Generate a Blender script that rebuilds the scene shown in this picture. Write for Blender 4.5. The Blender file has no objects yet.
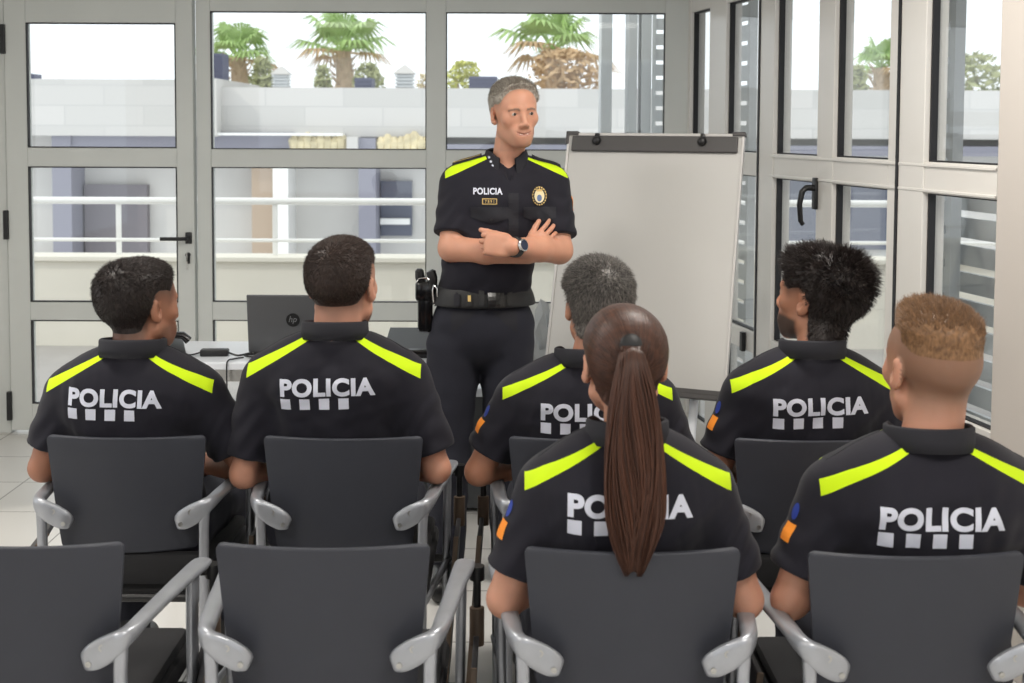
import bpy, bmesh, math, random
import numpy as np
from mathutils import Vector, Matrix
from mathutils.bvhtree import BVHTree

random.seed(7); rng = np.random.default_rng(7)
SC = bpy.context.scene
COL = SC.collection
PI = math.pi
R = math.radians

# ------------------------------------------------------------------ camera, sky, exposure
F = 1200.0; SHY = -146.5/1024; PITCH = 3.2; ROLL = 0.25; CAMZ = 1.6
cam_d = bpy.data.cameras.new('camera'); cam = bpy.data.objects.new('camera', cam_d); COL.objects.link(cam)
cam_d.sensor_width = 36; cam_d.lens = F*36/1024; cam_d.shift_y = SHY; cam_d.clip_start = .05
CM = Matrix.Translation((0, 0, CAMZ)) @ Matrix.Rotation(R(90-PITCH), 4, 'X') @ Matrix.Rotation(R(ROLL), 4, 'Z')
cam.matrix_world = CM
cam_d.dof.use_dof = True; cam_d.dof.focus_distance = 3.6; cam_d.dof.aperture_fstop = 5.6
SC.camera = cam
w = bpy.data.worlds.new('world'); SC.world = w; w.use_nodes = True
bg = w.node_tree.nodes['Background']; bg.inputs[0].default_value = (.93, .97, 1, 1); bg.inputs[1].default_value = 1.45
SC.view_settings.view_transform = 'Standard'; SC.view_settings.look = 'None'
SC.view_settings.exposure = 0.0; SC.view_settings.gamma = 1; SC.view_settings.use_curve_mapping = False
SC.cycles.max_bounces = 10; SC.cycles.transparent_max_bounces = 24; SC.cycles.use_denoising = True
SC.cycles.sample_clamp_indirect = 6
sun_d = bpy.data.lights.new('sun', 'SUN'); sun = bpy.data.objects.new('sun', sun_d); COL.objects.link(sun)
sun_d.energy = 1.1; sun_d.angle = R(1); sun_d.color = (1, .93, .82)
sun.rotation_euler = (R(52), 0, R(-62))       # from high on the left, behind the camera's left shoulder

def at(px, py, Y):
    "the point seen at pixel (px,py) on the vertical plane y = Y"
    d = CM.to_3x3() @ Vector(((px-512)/F, (341.5-py)/F + SHY*1024/F, -1))
    t = Y/d.y
    return Vector((d.x*t, Y, CAMZ + d.z*t))

# ------------------------------------------------------------------ materials
def lin(c):
    return tuple(((v/255)/12.92 if v/255 <= .04045 else ((v/255+.055)/1.055)**2.4) for v in c) + (1,)
MATS = {}
def mat(name, rgb, rough=.5, metal=0, spec=.5, bump=0, bscale=200, var=0, vscale=8, coat=0, sub=0):
    m = bpy.data.materials.new(name); m.use_nodes = True; nt = m.node_tree; b = nt.nodes['Principled BSDF']
    b.inputs['Base Color'].default_value = lin(rgb); b.inputs['Roughness'].default_value = rough
    b.inputs['Metallic'].default_value = metal; b.inputs['Specular IOR Level'].default_value = spec
    b.inputs['Coat Weight'].default_value = coat
    tc = nt.nodes.new('ShaderNodeTexCoord')
    if var:
        n = nt.nodes.new('ShaderNodeTexNoise'); n.inputs['Scale'].default_value = vscale; n.inputs['Detail'].default_value = 5
        nt.links.new(tc.outputs['Object'], n.inputs['Vector'])
        mx = nt.nodes.new('ShaderNodeMix'); mx.data_type = 'RGBA'
        a = lin([max(0, v*(1-var)) for v in rgb]); c = lin([min(255, v*(1+var)) for v in rgb])
        mx.inputs[6].default_value = a; mx.inputs[7].default_value = c
        nt.links.new(n.outputs['Fac'], mx.inputs[0]); nt.links.new(mx.outputs[2], b.inputs['Base Color'])
    if bump:
        n = nt.nodes.new('ShaderNodeTexNoise'); n.inputs['Scale'].default_value = bscale; n.inputs['Detail'].default_value = 3
        nt.links.new(tc.outputs['Object'], n.inputs['Vector'])
        bp = nt.nodes.new('ShaderNodeBump'); bp.inputs['Strength'].default_value = bump; bp.inputs['Distance'].default_value = .002
        nt.links.new(n.outputs['Fac'], bp.inputs['Height']); nt.links.new(bp.outputs['Normal'], b.inputs['Normal'])
    if sub:
        b.inputs['Subsurface Weight'].default_value = sub; b.inputs['Subsurface Radius'].default_value = (.012, .004, .002)
        b.inputs['Subsurface Scale'].default_value = 1
    MATS[name] = m; return m

M_frame = mat('painted_aluminium', (206, 209, 206), .38, 0, .5, var=.03, vscale=3)
M_frame2 = mat('painted_aluminium_lit', (218, 215, 210), .25, 0, .6)  # lit copy of the frame aluminium, light put into the paler colour
M_wall = mat('white_plaster', (226, 222, 216), .8, bump=.15, bscale=60)
M_ceil = mat('ceiling_plaster', (235, 233, 228), .9)
M_seal = mat('rubber_seal', (28, 28, 32), .6)
M_black = mat('black_plastic', (22, 22, 24), .42)
M_blackgloss = mat('black_gloss_plastic', (16, 16, 18), .18)
M_chrome = mat('chrome', (205, 205, 205), .18, 1)
M_steel = mat('brushed_steel', (190, 190, 188), .35, 1)
M_alu = mat('cast_aluminium', (168, 171, 178), .36, .55, var=.04, vscale=30)
M_panel = mat('chair_panel_grey', (51, 53, 61), .55, 0, .4, bump=.25, bscale=900, var=.04, vscale=14)
M_seat = mat('seat_fabric_black', (26, 26, 29), .85, bump=.3, bscale=600)
M_brown = mat('tablet_edge_brown', (96, 80, 66), .5)
M_tablet = mat('tablet_laminate', (52, 51, 53), .5)
M_white = mat('white_laminate', (214, 218, 224), .3)
M_wb = mat('whiteboard_enamel', (190, 189, 186), .38, 0, .4)
M_clamp = mat('clamp_bar_grey', (70, 68, 68), .5)
M_caseg = mat('laptop_grey', (84, 85, 88), .4, .3)
M_cab = mat('cabinet_dark_grey', (66, 68, 70), .6)
M_conc = mat('pale_concrete', (196, 194, 190), .85, var=.06, vscale=1.4)
M_conc2 = mat('sunlit_pale_render', (226, 222, 210), .85, var=.03, vscale=2)  # cream parapet, made whiter to carry the sunlight on it
M_blue = mat('blue_grey_shade_and_cladding', (134, 134, 146), .7)  # shade tone of the facade bands, also the column colour
M_rail = mat('white_railing', (235, 235, 232), .35)
M_terr = mat('terrace_paving', (170, 166, 162), .8, var=.06, vscale=5)
M_leaf = mat('palm_leaf', (150, 178, 108), .6, var=.25, vscale=3)
M_leaf2 = mat('olive_leaf', (150, 154, 112), .7, var=.3, vscale=4)
M_dry = mat('dry_palm_leaf', (186, 158, 122), .8, var=.2, vscale=5)
M_trunk = mat('palm_trunk', (176, 156, 132), .9, var=.2, vscale=9)
M_slat = mat('grey_louvre_slat', (196, 200, 202), .4)
M_gold = mat('gold_thread', (205, 176, 110), .4, .4)
M_silver = mat('silver_print', (205, 208, 222), .55)
M_neonflat = mat('neon_yellow', (206, 240, 10), .5)
M_navy2 = mat('navy_strap', (24, 24, 32), .8, bump=.3, bscale=700)
M_collar = mat('navy_collar', (25, 25, 33), .85, bump=.35, bscale=800)
M_trous = mat('navy_trousers', (25, 26, 38), .85, bump=.3, bscale=500, var=.08, vscale=5)
M_belt = mat('black_webbing', (20, 20, 22), .55, bump=.4, bscale=400)
M_orange = mat('orange_patch', (236, 140, 40), .7)
M_bluep = mat('blue_patch', (40, 62, 150), .6)
M_shoe = mat('black_leather', (18, 18, 20), .35)
M_eyew = mat('eye_white', (176, 166, 158), .25)
M_iris = mat('iris_dark', (50, 40, 34), .2)
M_teeth = mat('teeth', (225, 215, 200), .3)
M_watch = mat('watch_dial', (40, 48, 70), .2, .2)
M_plastic = mat('crumpled_clear_plastic', (176, 180, 182), .25)

def glass_mat():
    m = bpy.data.materials.new('window_glass'); m.use_nodes = True; nt = m.node_tree
    for n in list(nt.nodes): nt.nodes.remove(n)
    o = nt.nodes.new('ShaderNodeOutputMaterial'); t = nt.nodes.new('ShaderNodeBsdfTransparent'); g = nt.nodes.new('ShaderNodeBsdfGlossy')
    t.inputs[0].default_value = (.97, .98, .98, 1); g.inputs['Roughness'].default_value = .02
    fr = nt.nodes.new('ShaderNodeFresnel'); fr.inputs[0].default_value = 1.45
    ge = nt.nodes.new('ShaderNodeNewGeometry'); mi = nt.nodes.new('ShaderNodeMath'); mi.operation = 'MULTIPLY_ADD'
    mi.inputs[1].default_value = 1/1.45-1.45; mi.inputs[2].default_value = 1.45
    nt.links.new(ge.outputs['Backfacing'], mi.inputs[0]); nt.links.new(mi.outputs[0], fr.inputs[0])
    mx = nt.nodes.new('ShaderNodeMixShader')
    nt.links.new(fr.outputs[0], mx.inputs[0]); nt.links.new(t.outputs[0], mx.inputs[1]); nt.links.new(g.outputs[0], mx.inputs[2])
    nt.links.new(mx.outputs[0], o.inputs[0]); return m
M_glass = glass_mat()

def floor_mat():
    m = bpy.data.materials.new('floor_tiles'); m.use_nodes = True; nt = m.node_tree; b = nt.nodes['Principled BSDF']
    tc = nt.nodes.new('ShaderNodeTexCoord'); mp = nt.nodes.new('ShaderNodeMapping')
    mp.inputs['Location'].default_value = (.115, .08, 0)
    br = nt.nodes.new('ShaderNodeTexBrick'); br.offset = 0; br.squash = 1
    br.inputs['Scale'].default_value = 1; br.inputs['Brick Width'].default_value = .415; br.inputs['Row Height'].default_value = .415
    br.inputs['Mortar Size'].default_value = .003; br.inputs['Mortar Smooth'].default_value = .1
    br.inputs['Color1'].default_value = lin((214, 212, 208)); br.inputs['Color2'].default_value = lin((206, 204, 200)); br.inputs['Mortar'].default_value = lin((120, 116, 112))
    nt.links.new(tc.outputs['Object'], mp.inputs[0]); nt.links.new(mp.outputs[0], br.inputs['Vector'])
    nt.links.new(br.outputs['Color'], b.inputs['Base Color']); b.inputs['Roughness'].default_value = .32
    return m
M_floor = floor_mat()

def brickwall_mat(name, c1, c2, mort, bw, rh, rot=0):
    m = bpy.data.materials.new(name); m.use_nodes = True; nt = m.node_tree; b = nt.nodes['Principled BSDF']
    tc = nt.nodes.new('ShaderNodeTexCoord'); mp = nt.nodes.new('ShaderNodeMapping'); mp.inputs['Rotation'].default_value = (R(90), 0, 0)
    br = nt.nodes.new('ShaderNodeTexBrick'); br.inputs['Scale'].default_value = 1; br.inputs['Brick Width'].default_value = bw
    br.inputs['Row Height'].default_value = rh; br.inputs['Mortar Size'].default_value = .01
    br.inputs['Color1'].default_value = lin(c1); br.inputs['Color2'].default_value = lin(c2); br.inputs['Mortar'].default_value = lin(mort)
    nt.links.new(tc.outputs['Object'], mp.inputs[0]); nt.links.new(mp.outputs[0], br.inputs['Vector'])
    nt.links.new(br.outputs['Color'], b.inputs['Base Color']); b.inputs['Roughness'].default_value = .9
    return m
M_block = brickwall_mat('block_cladding', (188, 187, 184), (202, 200, 197), (186, 185, 183), 1.3, .33)

def skin_mat(name, skin, hair, lip=(160, 92, 82)):
    m = bpy.data.materials.new(name); m.use_nodes = True; nt = m.node_tree; b = nt.nodes['Principled BSDF']
    at_ = nt.nodes.new('ShaderNodeAttribute'); at_.attribute_name = 'tint'
    sep = nt.nodes.new('ShaderNodeSeparateXYZ'); nt.links.new(at_.outputs['Vector'], sep.inputs[0])
    tc = nt.nodes.new('ShaderNodeTexCoord')
    n = nt.nodes.new('ShaderNodeTexNoise'); n.inputs['Scale'].default_value = 18; n.inputs['Detail'].default_value = 4
    nt.links.new(tc.outputs['Object'], n.inputs['Vector'])
    m0 = nt.nodes.new('ShaderNodeMix'); m0.data_type = 'RGBA'
    m0.inputs[6].default_value = lin([v*.93 for v in skin]); m0.inputs[7].default_value = lin([min(255, skin[0]*1.06), skin[1]*1.02, skin[2]])
    nt.links.new(n.outputs['Fac'], m0.inputs[0])
    m1 = nt.nodes.new('ShaderNodeMix'); m1.data_type = 'RGBA'; m1.inputs[7].default_value = lin(hair)
    nt.links.new(sep.outputs[0], m1.inputs[0]); nt.links.new(m0.outputs[2], m1.inputs[6])
    m2 = nt.nodes.new('ShaderNodeMix'); m2.data_type = 'RGBA'; m2.inputs[7].default_value = lin(lip)
    nt.links.new(sep.outputs[1], m2.inputs[0]); nt.links.new(m1.outputs[2], m2.inputs[6])
    nt.links.new(m2.outputs[2], b.inputs['Base Color'])
    b.inputs['Roughness'].default_value = .5; b.inputs['Specular IOR Level'].default_value = .4
    b.inputs['Subsurface Weight'].default_value = .18; b.inputs['Subsurface Radius'].default_value = (.012, .004, .002); b.inputs['Subsurface Scale'].default_value = 1
    bp = nt.nodes.new('ShaderNodeBump'); bp.inputs['Strength'].default_value = .25; bp.inputs['Distance'].default_value = .001
    n2 = nt.nodes.new('ShaderNodeTexNoise'); n2.inputs['Scale'].default_value = 260
    nt.links.new(tc.outputs['Object'], n2.inputs['Vector']); nt.links.new(n2.outputs['Fac'], bp.inputs['Height']); nt.links.new(bp.outputs['Normal'], b.inputs['Normal'])
    return m

def hair_mat(name, c1, c2, rough=.45):
    m = bpy.data.materials.new(name); m.use_nodes = True; nt = m.node_tree; b = nt.nodes['Principled BSDF']
    a = nt.nodes.new('ShaderNodeAttribute'); a.attribute_name = 'tint'
    sep = nt.nodes.new('ShaderNodeSeparateXYZ'); nt.links.new(a.outputs['Vector'], sep.inputs[0])
    mx = nt.nodes.new('ShaderNodeMix'); mx.data_type = 'RGBA'; mx.inputs[6].default_value = lin(c1); mx.inputs[7].default_value = lin(c2)
    nt.links.new(sep.outputs[2], mx.inputs[0]); nt.links.new(mx.outputs[2], b.inputs['Base Color'])
    cb = nt.nodes.new('ShaderNodeAttribute'); cb.attribute_name = 'comb'
    n = nt.nodes.new('ShaderNodeTexNoise'); n.inputs['Scale'].default_value = 1; n.inputs['Detail'].default_value = 3; nt.links.new(cb.outputs['Vector'], n.inputs['Vector'])
    rmp = nt.nodes.new('ShaderNodeMapRange'); rmp.inputs[1].default_value = .3; rmp.inputs[2].default_value = .7; nt.links.new(n.outputs['Fac'], rmp.inputs[0])
    ad = nt.nodes.new('ShaderNodeMath'); ad.operation = 'MULTIPLY_ADD'; ad.inputs[1].default_value = .7; nt.links.new(rmp.outputs[0], ad.inputs[0])
    sb = nt.nodes.new('ShaderNodeMath'); sb.operation = 'SUBTRACT'; sb.inputs[1].default_value = .35; nt.links.new(sep.outputs[2], sb.inputs[0]); nt.links.new(sb.outputs[0], ad.inputs[2])
    cl = nt.nodes.new('ShaderNodeClamp'); nt.links.new(ad.outputs[0], cl.inputs[0]); nt.links.new(cl.outputs[0], mx.inputs[0])
    bp = nt.nodes.new('ShaderNodeBump'); bp.inputs['Strength'].default_value = .6; bp.inputs['Distance'].default_value = .002
    nt.links.new(n.outputs['Fac'], bp.inputs['Height']); nt.links.new(bp.outputs['Normal'], b.inputs['Normal'])
    b.inputs['Roughness'].default_value = rough; b.inputs['Specular IOR Level'].default_value = .3
    return m

def shirt_mat():
    """navy polo cloth with the neon shoulder panels as a sewn colour block, placed by the cloth's own rest coordinates"""
    m = bpy.data.materials.new('navy_polo_cloth'); m.use_nodes = True; nt = m.node_tree; b = nt.nodes['Principled BSDF']
    a = nt.nodes.new('ShaderNodeAttribute'); a.attribute_name = 'rest'
    sep = nt.nodes.new('ShaderNodeSeparateXYZ'); nt.links.new(a.outputs['Vector'], sep.inputs[0])
    def M_(op, x, y=None, z=None):
        n = nt.nodes.new('ShaderNodeMath'); n.operation = op
        for i, v in enumerate((x, y, z)):
            if v is None: continue
            if isinstance(v, (int, float)): n.inputs[i].default_value = v
            else: nt.links.new(v, n.inputs[i])
        return n.outputs[0]
    ax = M_('ABSOLUTE', sep.outputs[0]); y = sep.outputs[1]; z = sep.outputs[2]
    # x,y,z are relative to the neck base; y forward
    back_line = M_('SUBTRACT', M_('MULTIPLY', ax, -.61), -.029)        # lower edge on the back: z > -.5|x| + .006
    front_line = M_('SUBTRACT', M_('MULTIPLY', ax, -.46), -.046)
    isfront = M_('GREATER_THAN', y, .022)
    line = M_('ADD', M_('MULTIPLY', isfront, front_line), M_('MULTIPLY', M_('SUBTRACT', 1, isfront), back_line))
    thk = M_('ADD', M_('MULTIPLY', isfront, .060), M_('MULTIPLY', M_('SUBTRACT', 1, isfront), M_('MULTIPLY_ADD', ax, .11, .007)))
    upper = M_('LESS_THAN', z, M_('ADD', line, thk))
    msk = M_('MULTIPLY', upper, M_('MULTIPLY', M_('GREATER_THAN', z, line), M_('MULTIPLY', M_('GREATER_THAN', ax, .056), M_('LESS_THAN', ax, .212))))
    tc = nt.nodes.new('ShaderNodeTexCoord')
    n = nt.nodes.new('ShaderNodeTexNoise'); n.inputs['Scale'].default_value = 6; nt.links.new(tc.outputs['Object'], n.inputs['Vector'])
    m0 = nt.nodes.new('ShaderNodeMix'); m0.data_type = 'RGBA'; m0.inputs[6].default_value = lin((24, 23, 31)); m0.inputs[7].default_value = lin((31, 30, 40))
    nt.links.new(n.outputs['Fac'], m0.inputs[0])
    mx = nt.nodes.new('ShaderNodeMix'); mx.data_type = 'RGBA'; mx.inputs[7].default_value = lin((196, 228, 20))
    nt.links.new(msk, mx.inputs[0]); nt.links.new(m0.outputs[2], mx.inputs[6]); nt.links.new(mx.outputs[2], b.inputs['Base Color'])
    b.inputs['Roughness'].default_value = .82; b.inputs['Specular IOR Level'].default_value = .25
    b.inputs['Sheen Weight'].default_value = .08
    bp = nt.nodes.new('ShaderNodeBump'); bp.inputs['Strength'].default_value = .3; bp.inputs['Distance'].default_value = .001
    n2 = nt.nodes.new('ShaderNodeTexNoise'); n2.inputs['Scale'].default_value = 700
    nt.links.new(tc.outputs['Object'], n2.inputs['Vector']); nt.links.new(n2.outputs['Fac'], bp.inputs['Height']); nt.links.new(bp.outputs['Normal'], b.inputs['Normal'])
    return m
M_shirt = shirt_mat()

# ------------------------------------------------------------------ object helpers
def tag(o, label=None, cat=None, group=None, kind=None):
    if label: o['label'] = label
    if cat: o['category'] = cat
    if group: o['group'] = group
    if kind: o['kind'] = kind
    return o
def empty(name, loc=(0, 0, 0), rz=0, label=None, cat=None, group=None):
    o = bpy.data.objects.new(name, None); COL.objects.link(o); o.location = loc; o.rotation_euler = (0, 0, rz)
    o.empty_display_size = .1
    return tag(o, label, cat, group)
def link(name, me, m=None, parent=None, smooth=False):
    if m is not None:
        for k in (m if isinstance(m, (list, tuple)) else [m]): me.materials.append(k)
    if smooth: me.polygons.foreach_set('use_smooth', [True]*len(me.polygons))
    o = bpy.data.objects.new(name, me); COL.objects.link(o)
    if parent is not None: o.parent = parent
    return o
def copy_tree(o, parent=None):
    c = o.copy(); COL.objects.link(c)
    c.parent = parent
    for ch in list(o.children): copy_tree(ch, c)
    return c
class MB:
    "collects shapes for ONE mesh"
    def __init__(s): s.bm = bmesh.new()
    def box(s, lo, hi, bev=0, M=None):
        lo = Vector(lo); hi = Vector(hi)
        r = bmesh.ops.create_cube(s.bm, size=1); vs = r['verts']
        for v in vs:
            v.co = Vector([(lo[i]+hi[i])/2 + v.co[i]*(hi[i]-lo[i]) for i in range(3)])
        if bev:
            es = list({e for v in vs for e in v.link_edges})
            r2 = bmesh.ops.bevel(s.bm, geom=es, offset=bev, segments=2, affect='EDGES', profile=.5)
            vs = list({v for f in r2['faces'] for v in f.verts} | {v for v in vs if v.is_valid})
        if M is not None:
            for v in vs: v.co = M @ v.co
        return s
    def tube(s, pts, r, n=10, caps=True, flat=None):
        pts = [Vector(p) for p in pts]; rs = r if isinstance(r, (list, tuple)) else [r]*len(pts)
        rings = []; prev = None
        for i, p in enumerate(pts):
            d = (pts[min(i+1, len(pts)-1)] - pts[max(i-1, 0)]).normalized()
            up = Vector((0, 0, 1)) if abs(d.z) < .9 else Vector((0, 1, 0))
            a = d.cross(up).normalized() if prev is None else (prev - d*prev.dot(d)).normalized()
            prev = a; b = d.cross(a).normalized()
            rr = rs[i]; ra, rb = (rr if isinstance(rr, tuple) else (rr, rr))
            rings.append([s.bm.verts.new(p + a*math.cos(2*PI*k/n)*ra + b*math.sin(2*PI*k/n)*rb) for k in range(n)])
        for i in range(len(rings)-1):
            for k in range(n): s.bm.faces.new((rings[i][k], rings[i][(k+1) % n], rings[i+1][(k+1) % n], rings[i+1][k]))
        if caps:
            s.bm.faces.new(rings[0][::-1]); s.bm.faces.new(rings[-1])
        return s
    def lathe(s, prof, c=(0, 0, 0), n=24, M=None):
        rings = []
        for r_, z_ in prof:
            rings.append([s.bm.verts.new(((M or Matrix()) @ Vector((r_*math.cos(2*PI*k/n), r_*math.sin(2*PI*k/n), z_))) + Vector(c)) for k in range(n)])
        for i in range(len(rings)-1):
            for k in range(n): s.bm.faces.new((rings[i][k], rings[i][(k+1) % n], rings[i+1][(k+1) % n], rings[i+1][k]))
        s.bm.faces.new(rings[0][::-1]); s.bm.faces.new(rings[-1]); return s
    def poly(s, pts, thick_dir=None):
        vs = [s.bm.verts.new(p) for p in pts]; f = s.bm.faces.new(vs)
        if thick_dir is not None:
            td = Vector(thick_dir); v2 = [s.bm.verts.new(Vector(p)+td) for p in pts]; s.bm.faces.new(v2[::-1])
            n = len(pts)
            for i in range(n): s.bm.faces.new((vs[(i+1) % n], vs[i], v2[i], v2[(i+1) % n]))
        return s
    def build(s, name, m, parent=None, smooth=False, matrix=None):
        bmesh.ops.recalc_face_normals(s.bm, faces=s.bm.faces[:])
        me = bpy.data.meshes.new(name)
        if matrix is not None: s.bm.transform(matrix)
        s.bm.to_mesh(me); s.bm.free()
        o = link(name, me, m, parent)
        if smooth:
            me.polygons.foreach_set('use_smooth', [True]*len(me.polygons))
            try: me.set_sharp_from_angle(angle=R(40))
            except Exception: pass
        return o

# ------------------------------------------------------------------ implicit surfaces for bodies and cloth
def V3(*a): return np.array(a, dtype=np.float32)
def d_ell(P, c, r, Rm=None):
    q = P - np.asarray(c, np.float32)
    if Rm is not None: q = q @ np.asarray(Rm, np.float32)
    r = np.asarray(r, np.float32); a = q/r
    k0 = np.sqrt((a*a).sum(1)); b = a/r; k1 = np.sqrt((b*b).sum(1)) + 1e-9
    return k0*(k0-1)/k1
def d_rc(P, a, b, r1, r2):
    a = np.asarray(a, np.float32); b = np.asarray(b, np.float32); ba = b-a; pa = P-a
    h = np.clip((pa @ ba)/float(ba @ ba), 0, 1)
    q = pa - h[:, None]*ba
    return np.sqrt((q*q).sum(1)) - (r1 + (r2-r1)*h)
def d_box(P, c, b, r, Rm=None):
    q = P - np.asarray(c, np.float32)
    if Rm is not None: q = q @ np.asarray(Rm, np.float32)
    q = np.abs(q) - (np.asarray(b, np.float32) - r)
    return np.sqrt((np.maximum(q, 0)**2).sum(1)) + np.minimum(q.max(1), 0) - r
def smin(a, b, k):
    h = np.maximum(k-np.abs(a-b), 0)/k
    return np.minimum(a, b) - h*h*k*.25
def smax(a, b, k): return -smin(-a, -b, k)
def sstep(a, b, x):
    t = np.clip((x-a)/(b-a), 0, 1); return t*t*(3-2*t)
def rot(yaw=0, pitch=0, roll=0):
    "columns = local axes; face points to local +y. yaw>0 turns towards +x, pitch>0 looks up, roll>0 tilts towards +x"
    return np.array(Matrix.Rotation(-R(yaw), 3, 'Z') @ Matrix.Rotation(R(pitch), 3, 'X') @ Matrix.Rotation(R(roll), 3, 'Y'), dtype=np.float32)

def run(prims, P):
    "prims: list of (kind, args, k, op) applied in order; op + union, - carve"
    d = None
    for pr in prims:
        kind, args, k = pr[:3]; op = pr[3] if len(pr) > 3 else '+'
        if kind == 'ell': v = d_ell(P, *args)
        elif kind == 'rc': v = d_rc(P, *args)
        elif kind == 'box': v = d_box(P, *args)
        elif kind == 'grp':
            c, Rm, s, sub = args
            v = run(sub, ((P-np.asarray(c, np.float32)) @ Rm)/s)*s
        elif kind == 'fn': v = args(P)
        if d is None: d = v
        elif op == '+': d = smin(d, v, k)
        elif op == '-': d = smax(d, -v, k)
    return d

def surf(f, lo, hi, h):
    "sparse surface nets of f<0; returns verts (N,3), quads (M,4)"
    lo = np.array(lo, np.float32); hi = np.array(hi, np.float32); B = 8
    nb = np.ceil((hi-lo)/(B*h)).astype(int); n = nb*B
    cx = [lo[i] + (np.arange(nb[i])+.5)*B*h - h*.5 for i in range(3)]
    C = np.stack(np.meshgrid(*cx, indexing='ij'), -1).reshape(-1, 3).astype(np.float32)
    dc = f(C).reshape(nb)
    act = np.abs(dc) < B*h*.87*1.55
    Vv = np.repeat(np.repeat(np.repeat(dc, B, 0), B, 1), B, 2).astype(np.float32)
    idx = np.argwhere(act)
    off = np.stack(np.meshgrid(*[np.arange(B)]*3, indexing='ij'), -1).reshape(-1, 3)
    G = (idx[:, None, :]*B + off[None]).reshape(-1, 3)
    out = np.empty(len(G), np.float32); CH = 400000
    for i in range(0, len(G), CH):
        out[i:i+CH] = f((lo + G[i:i+CH]*np.float32(h)).astype(np.float32))
    Vv[G[:, 0], G[:, 1], G[:, 2]] = out
    S = Vv < 0
    cs = np.zeros(n-1, np.int8)
    for a in (0, 1):
        for b in (0, 1):
            for c in (0, 1):
                cs += S[a:n[0]-1+a, b:n[1]-1+b, c:n[2]-1+c]
    cells = np.argwhere((cs > 0) & (cs < 8))
    ids = np.full(n-1, -1, np.int64); ids[cells[:, 0], cells[:, 1], cells[:, 2]] = np.arange(len(cells))
    acc = np.zeros((len(cells), 3), np.float32); cnt = np.zeros(len(cells), np.float32)
    corners = [(a, b, c) for a in (0, 1) for b in (0, 1) for c in (0, 1)]
    for i, p in enumerate(corners):
        for q in corners[i+1:]:
            if sum(abs(p[t]-q[t]) for t in range(3)) != 1: continue
            va = Vv[cells[:, 0]+p[0], cells[:, 1]+p[1], cells[:, 2]+p[2]]; vb = Vv[cells[:, 0]+q[0], cells[:, 1]+q[1], cells[:, 2]+q[2]]
            m = (va < 0) != (vb < 0)
            t = np.where(m, va/(va-vb+1e-12), 0)
            pos = np.array(p, np.float32)[None] + t[:, None]*(np.array(q, np.float32)-np.array(p, np.float32))[None]
            acc[m] += pos[m]; cnt[m] += 1
    verts = lo + (cells + acc/np.maximum(cnt, 1)[:, None])*h
    faces = []
    for ax in range(3):
        u, v = [(1, 2), (2, 0), (0, 1)][ax]
        sl = [slice(0, n[i]) for i in range(3)]; a = list(sl); b = list(sl)
        a[ax] = slice(0, n[ax]-1); b[ax] = slice(1, n[ax])
        A = S[tuple(a)]; Bm = S[tuple(b)]
        e = np.argwhere(A != Bm)
        e = e[(e[:, u] > 0) & (e[:, v] > 0) & (e[:, u] < n[u]-1) & (e[:, v] < n[v]-1)]
        du = np.zeros(3, int); du[u] = 1; dv = np.zeros(3, int); dv[v] = 1
        def I(x): return ids[x[:, 0], x[:, 1], x[:, 2]]
        q = np.stack([I(e-du-dv), I(e-dv), I(e), I(e-du)], 1)
        flip = ~A[e[:, 0], e[:, 1], e[:, 2]]
        q[flip] = q[flip][:, ::-1]
        faces.append(q)
    Fq = np.concatenate(faces); Fq = Fq[(Fq >= 0).all(1)]
    return verts.astype(np.float32), Fq

def mesh_np(name, verts, quads):
    me = bpy.data.meshes.new(name)
    me.vertices.add(len(verts)); me.vertices.foreach_set('co', np.asarray(verts, np.float32).ravel())
    k = quads.shape[1]
    me.loops.add(len(quads)*k); me.loops.foreach_set('vertex_index', quads.astype(np.int32).ravel())
    me.polygons.add(len(quads)); me.polygons.foreach_set('loop_start', np.arange(0, len(quads)*k, k, dtype=np.int32))
    me.polygons.foreach_set('use_smooth', np.ones(len(quads), bool))
    me.update(calc_edges=True); me.validate(); return me
def vattr(me, name, arr):
    a = me.attributes.new(name, 'FLOAT_VECTOR', 'POINT'); a.data.foreach_set('vector', np.asarray(arr, np.float32).ravel())

# ------------------------------------------------------------------ heads
def ear(sx):
    Re = np.array(Matrix.Rotation(R(-16*sx), 3, 'Z') @ Matrix.Rotation(R(8), 3, 'X'), dtype=np.float32)
    return [('ell', ((sx*.079, -.012, -.004), (.0075, .0175, .031), Re), .006),
            ('ell', ((sx*.085, -.004, -.002), (.0055, .0095, .018), Re), .004, '-'),
            ('ell', ((sx*.074, -.002, -.028), (.006, .008, .010), Re), .006)]
def head_base(jaw=1., fat=0.):
    p = [('ell', ((0, -.018, .030), (.0745, .0965, .082)), .01),
         ('ell', ((0, .030, .030), (.062, .062, .066)), .03),
         ('ell', ((0, .026, -.045), (.055+fat, .058, .066)), .04)]
    for s in (-1, 1):
        p += [('rc', ((s*.052*jaw, .0, -.058), (s*.020, .058, -.098), .017+fat, .016), .025),
              ('ell', ((s*.043, .058, -.018), (.021, .018, .020)), .022)]
    p += [('ell', ((0, .068, -.100), (.020, .016, .015)), .02)]
    return p
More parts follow.
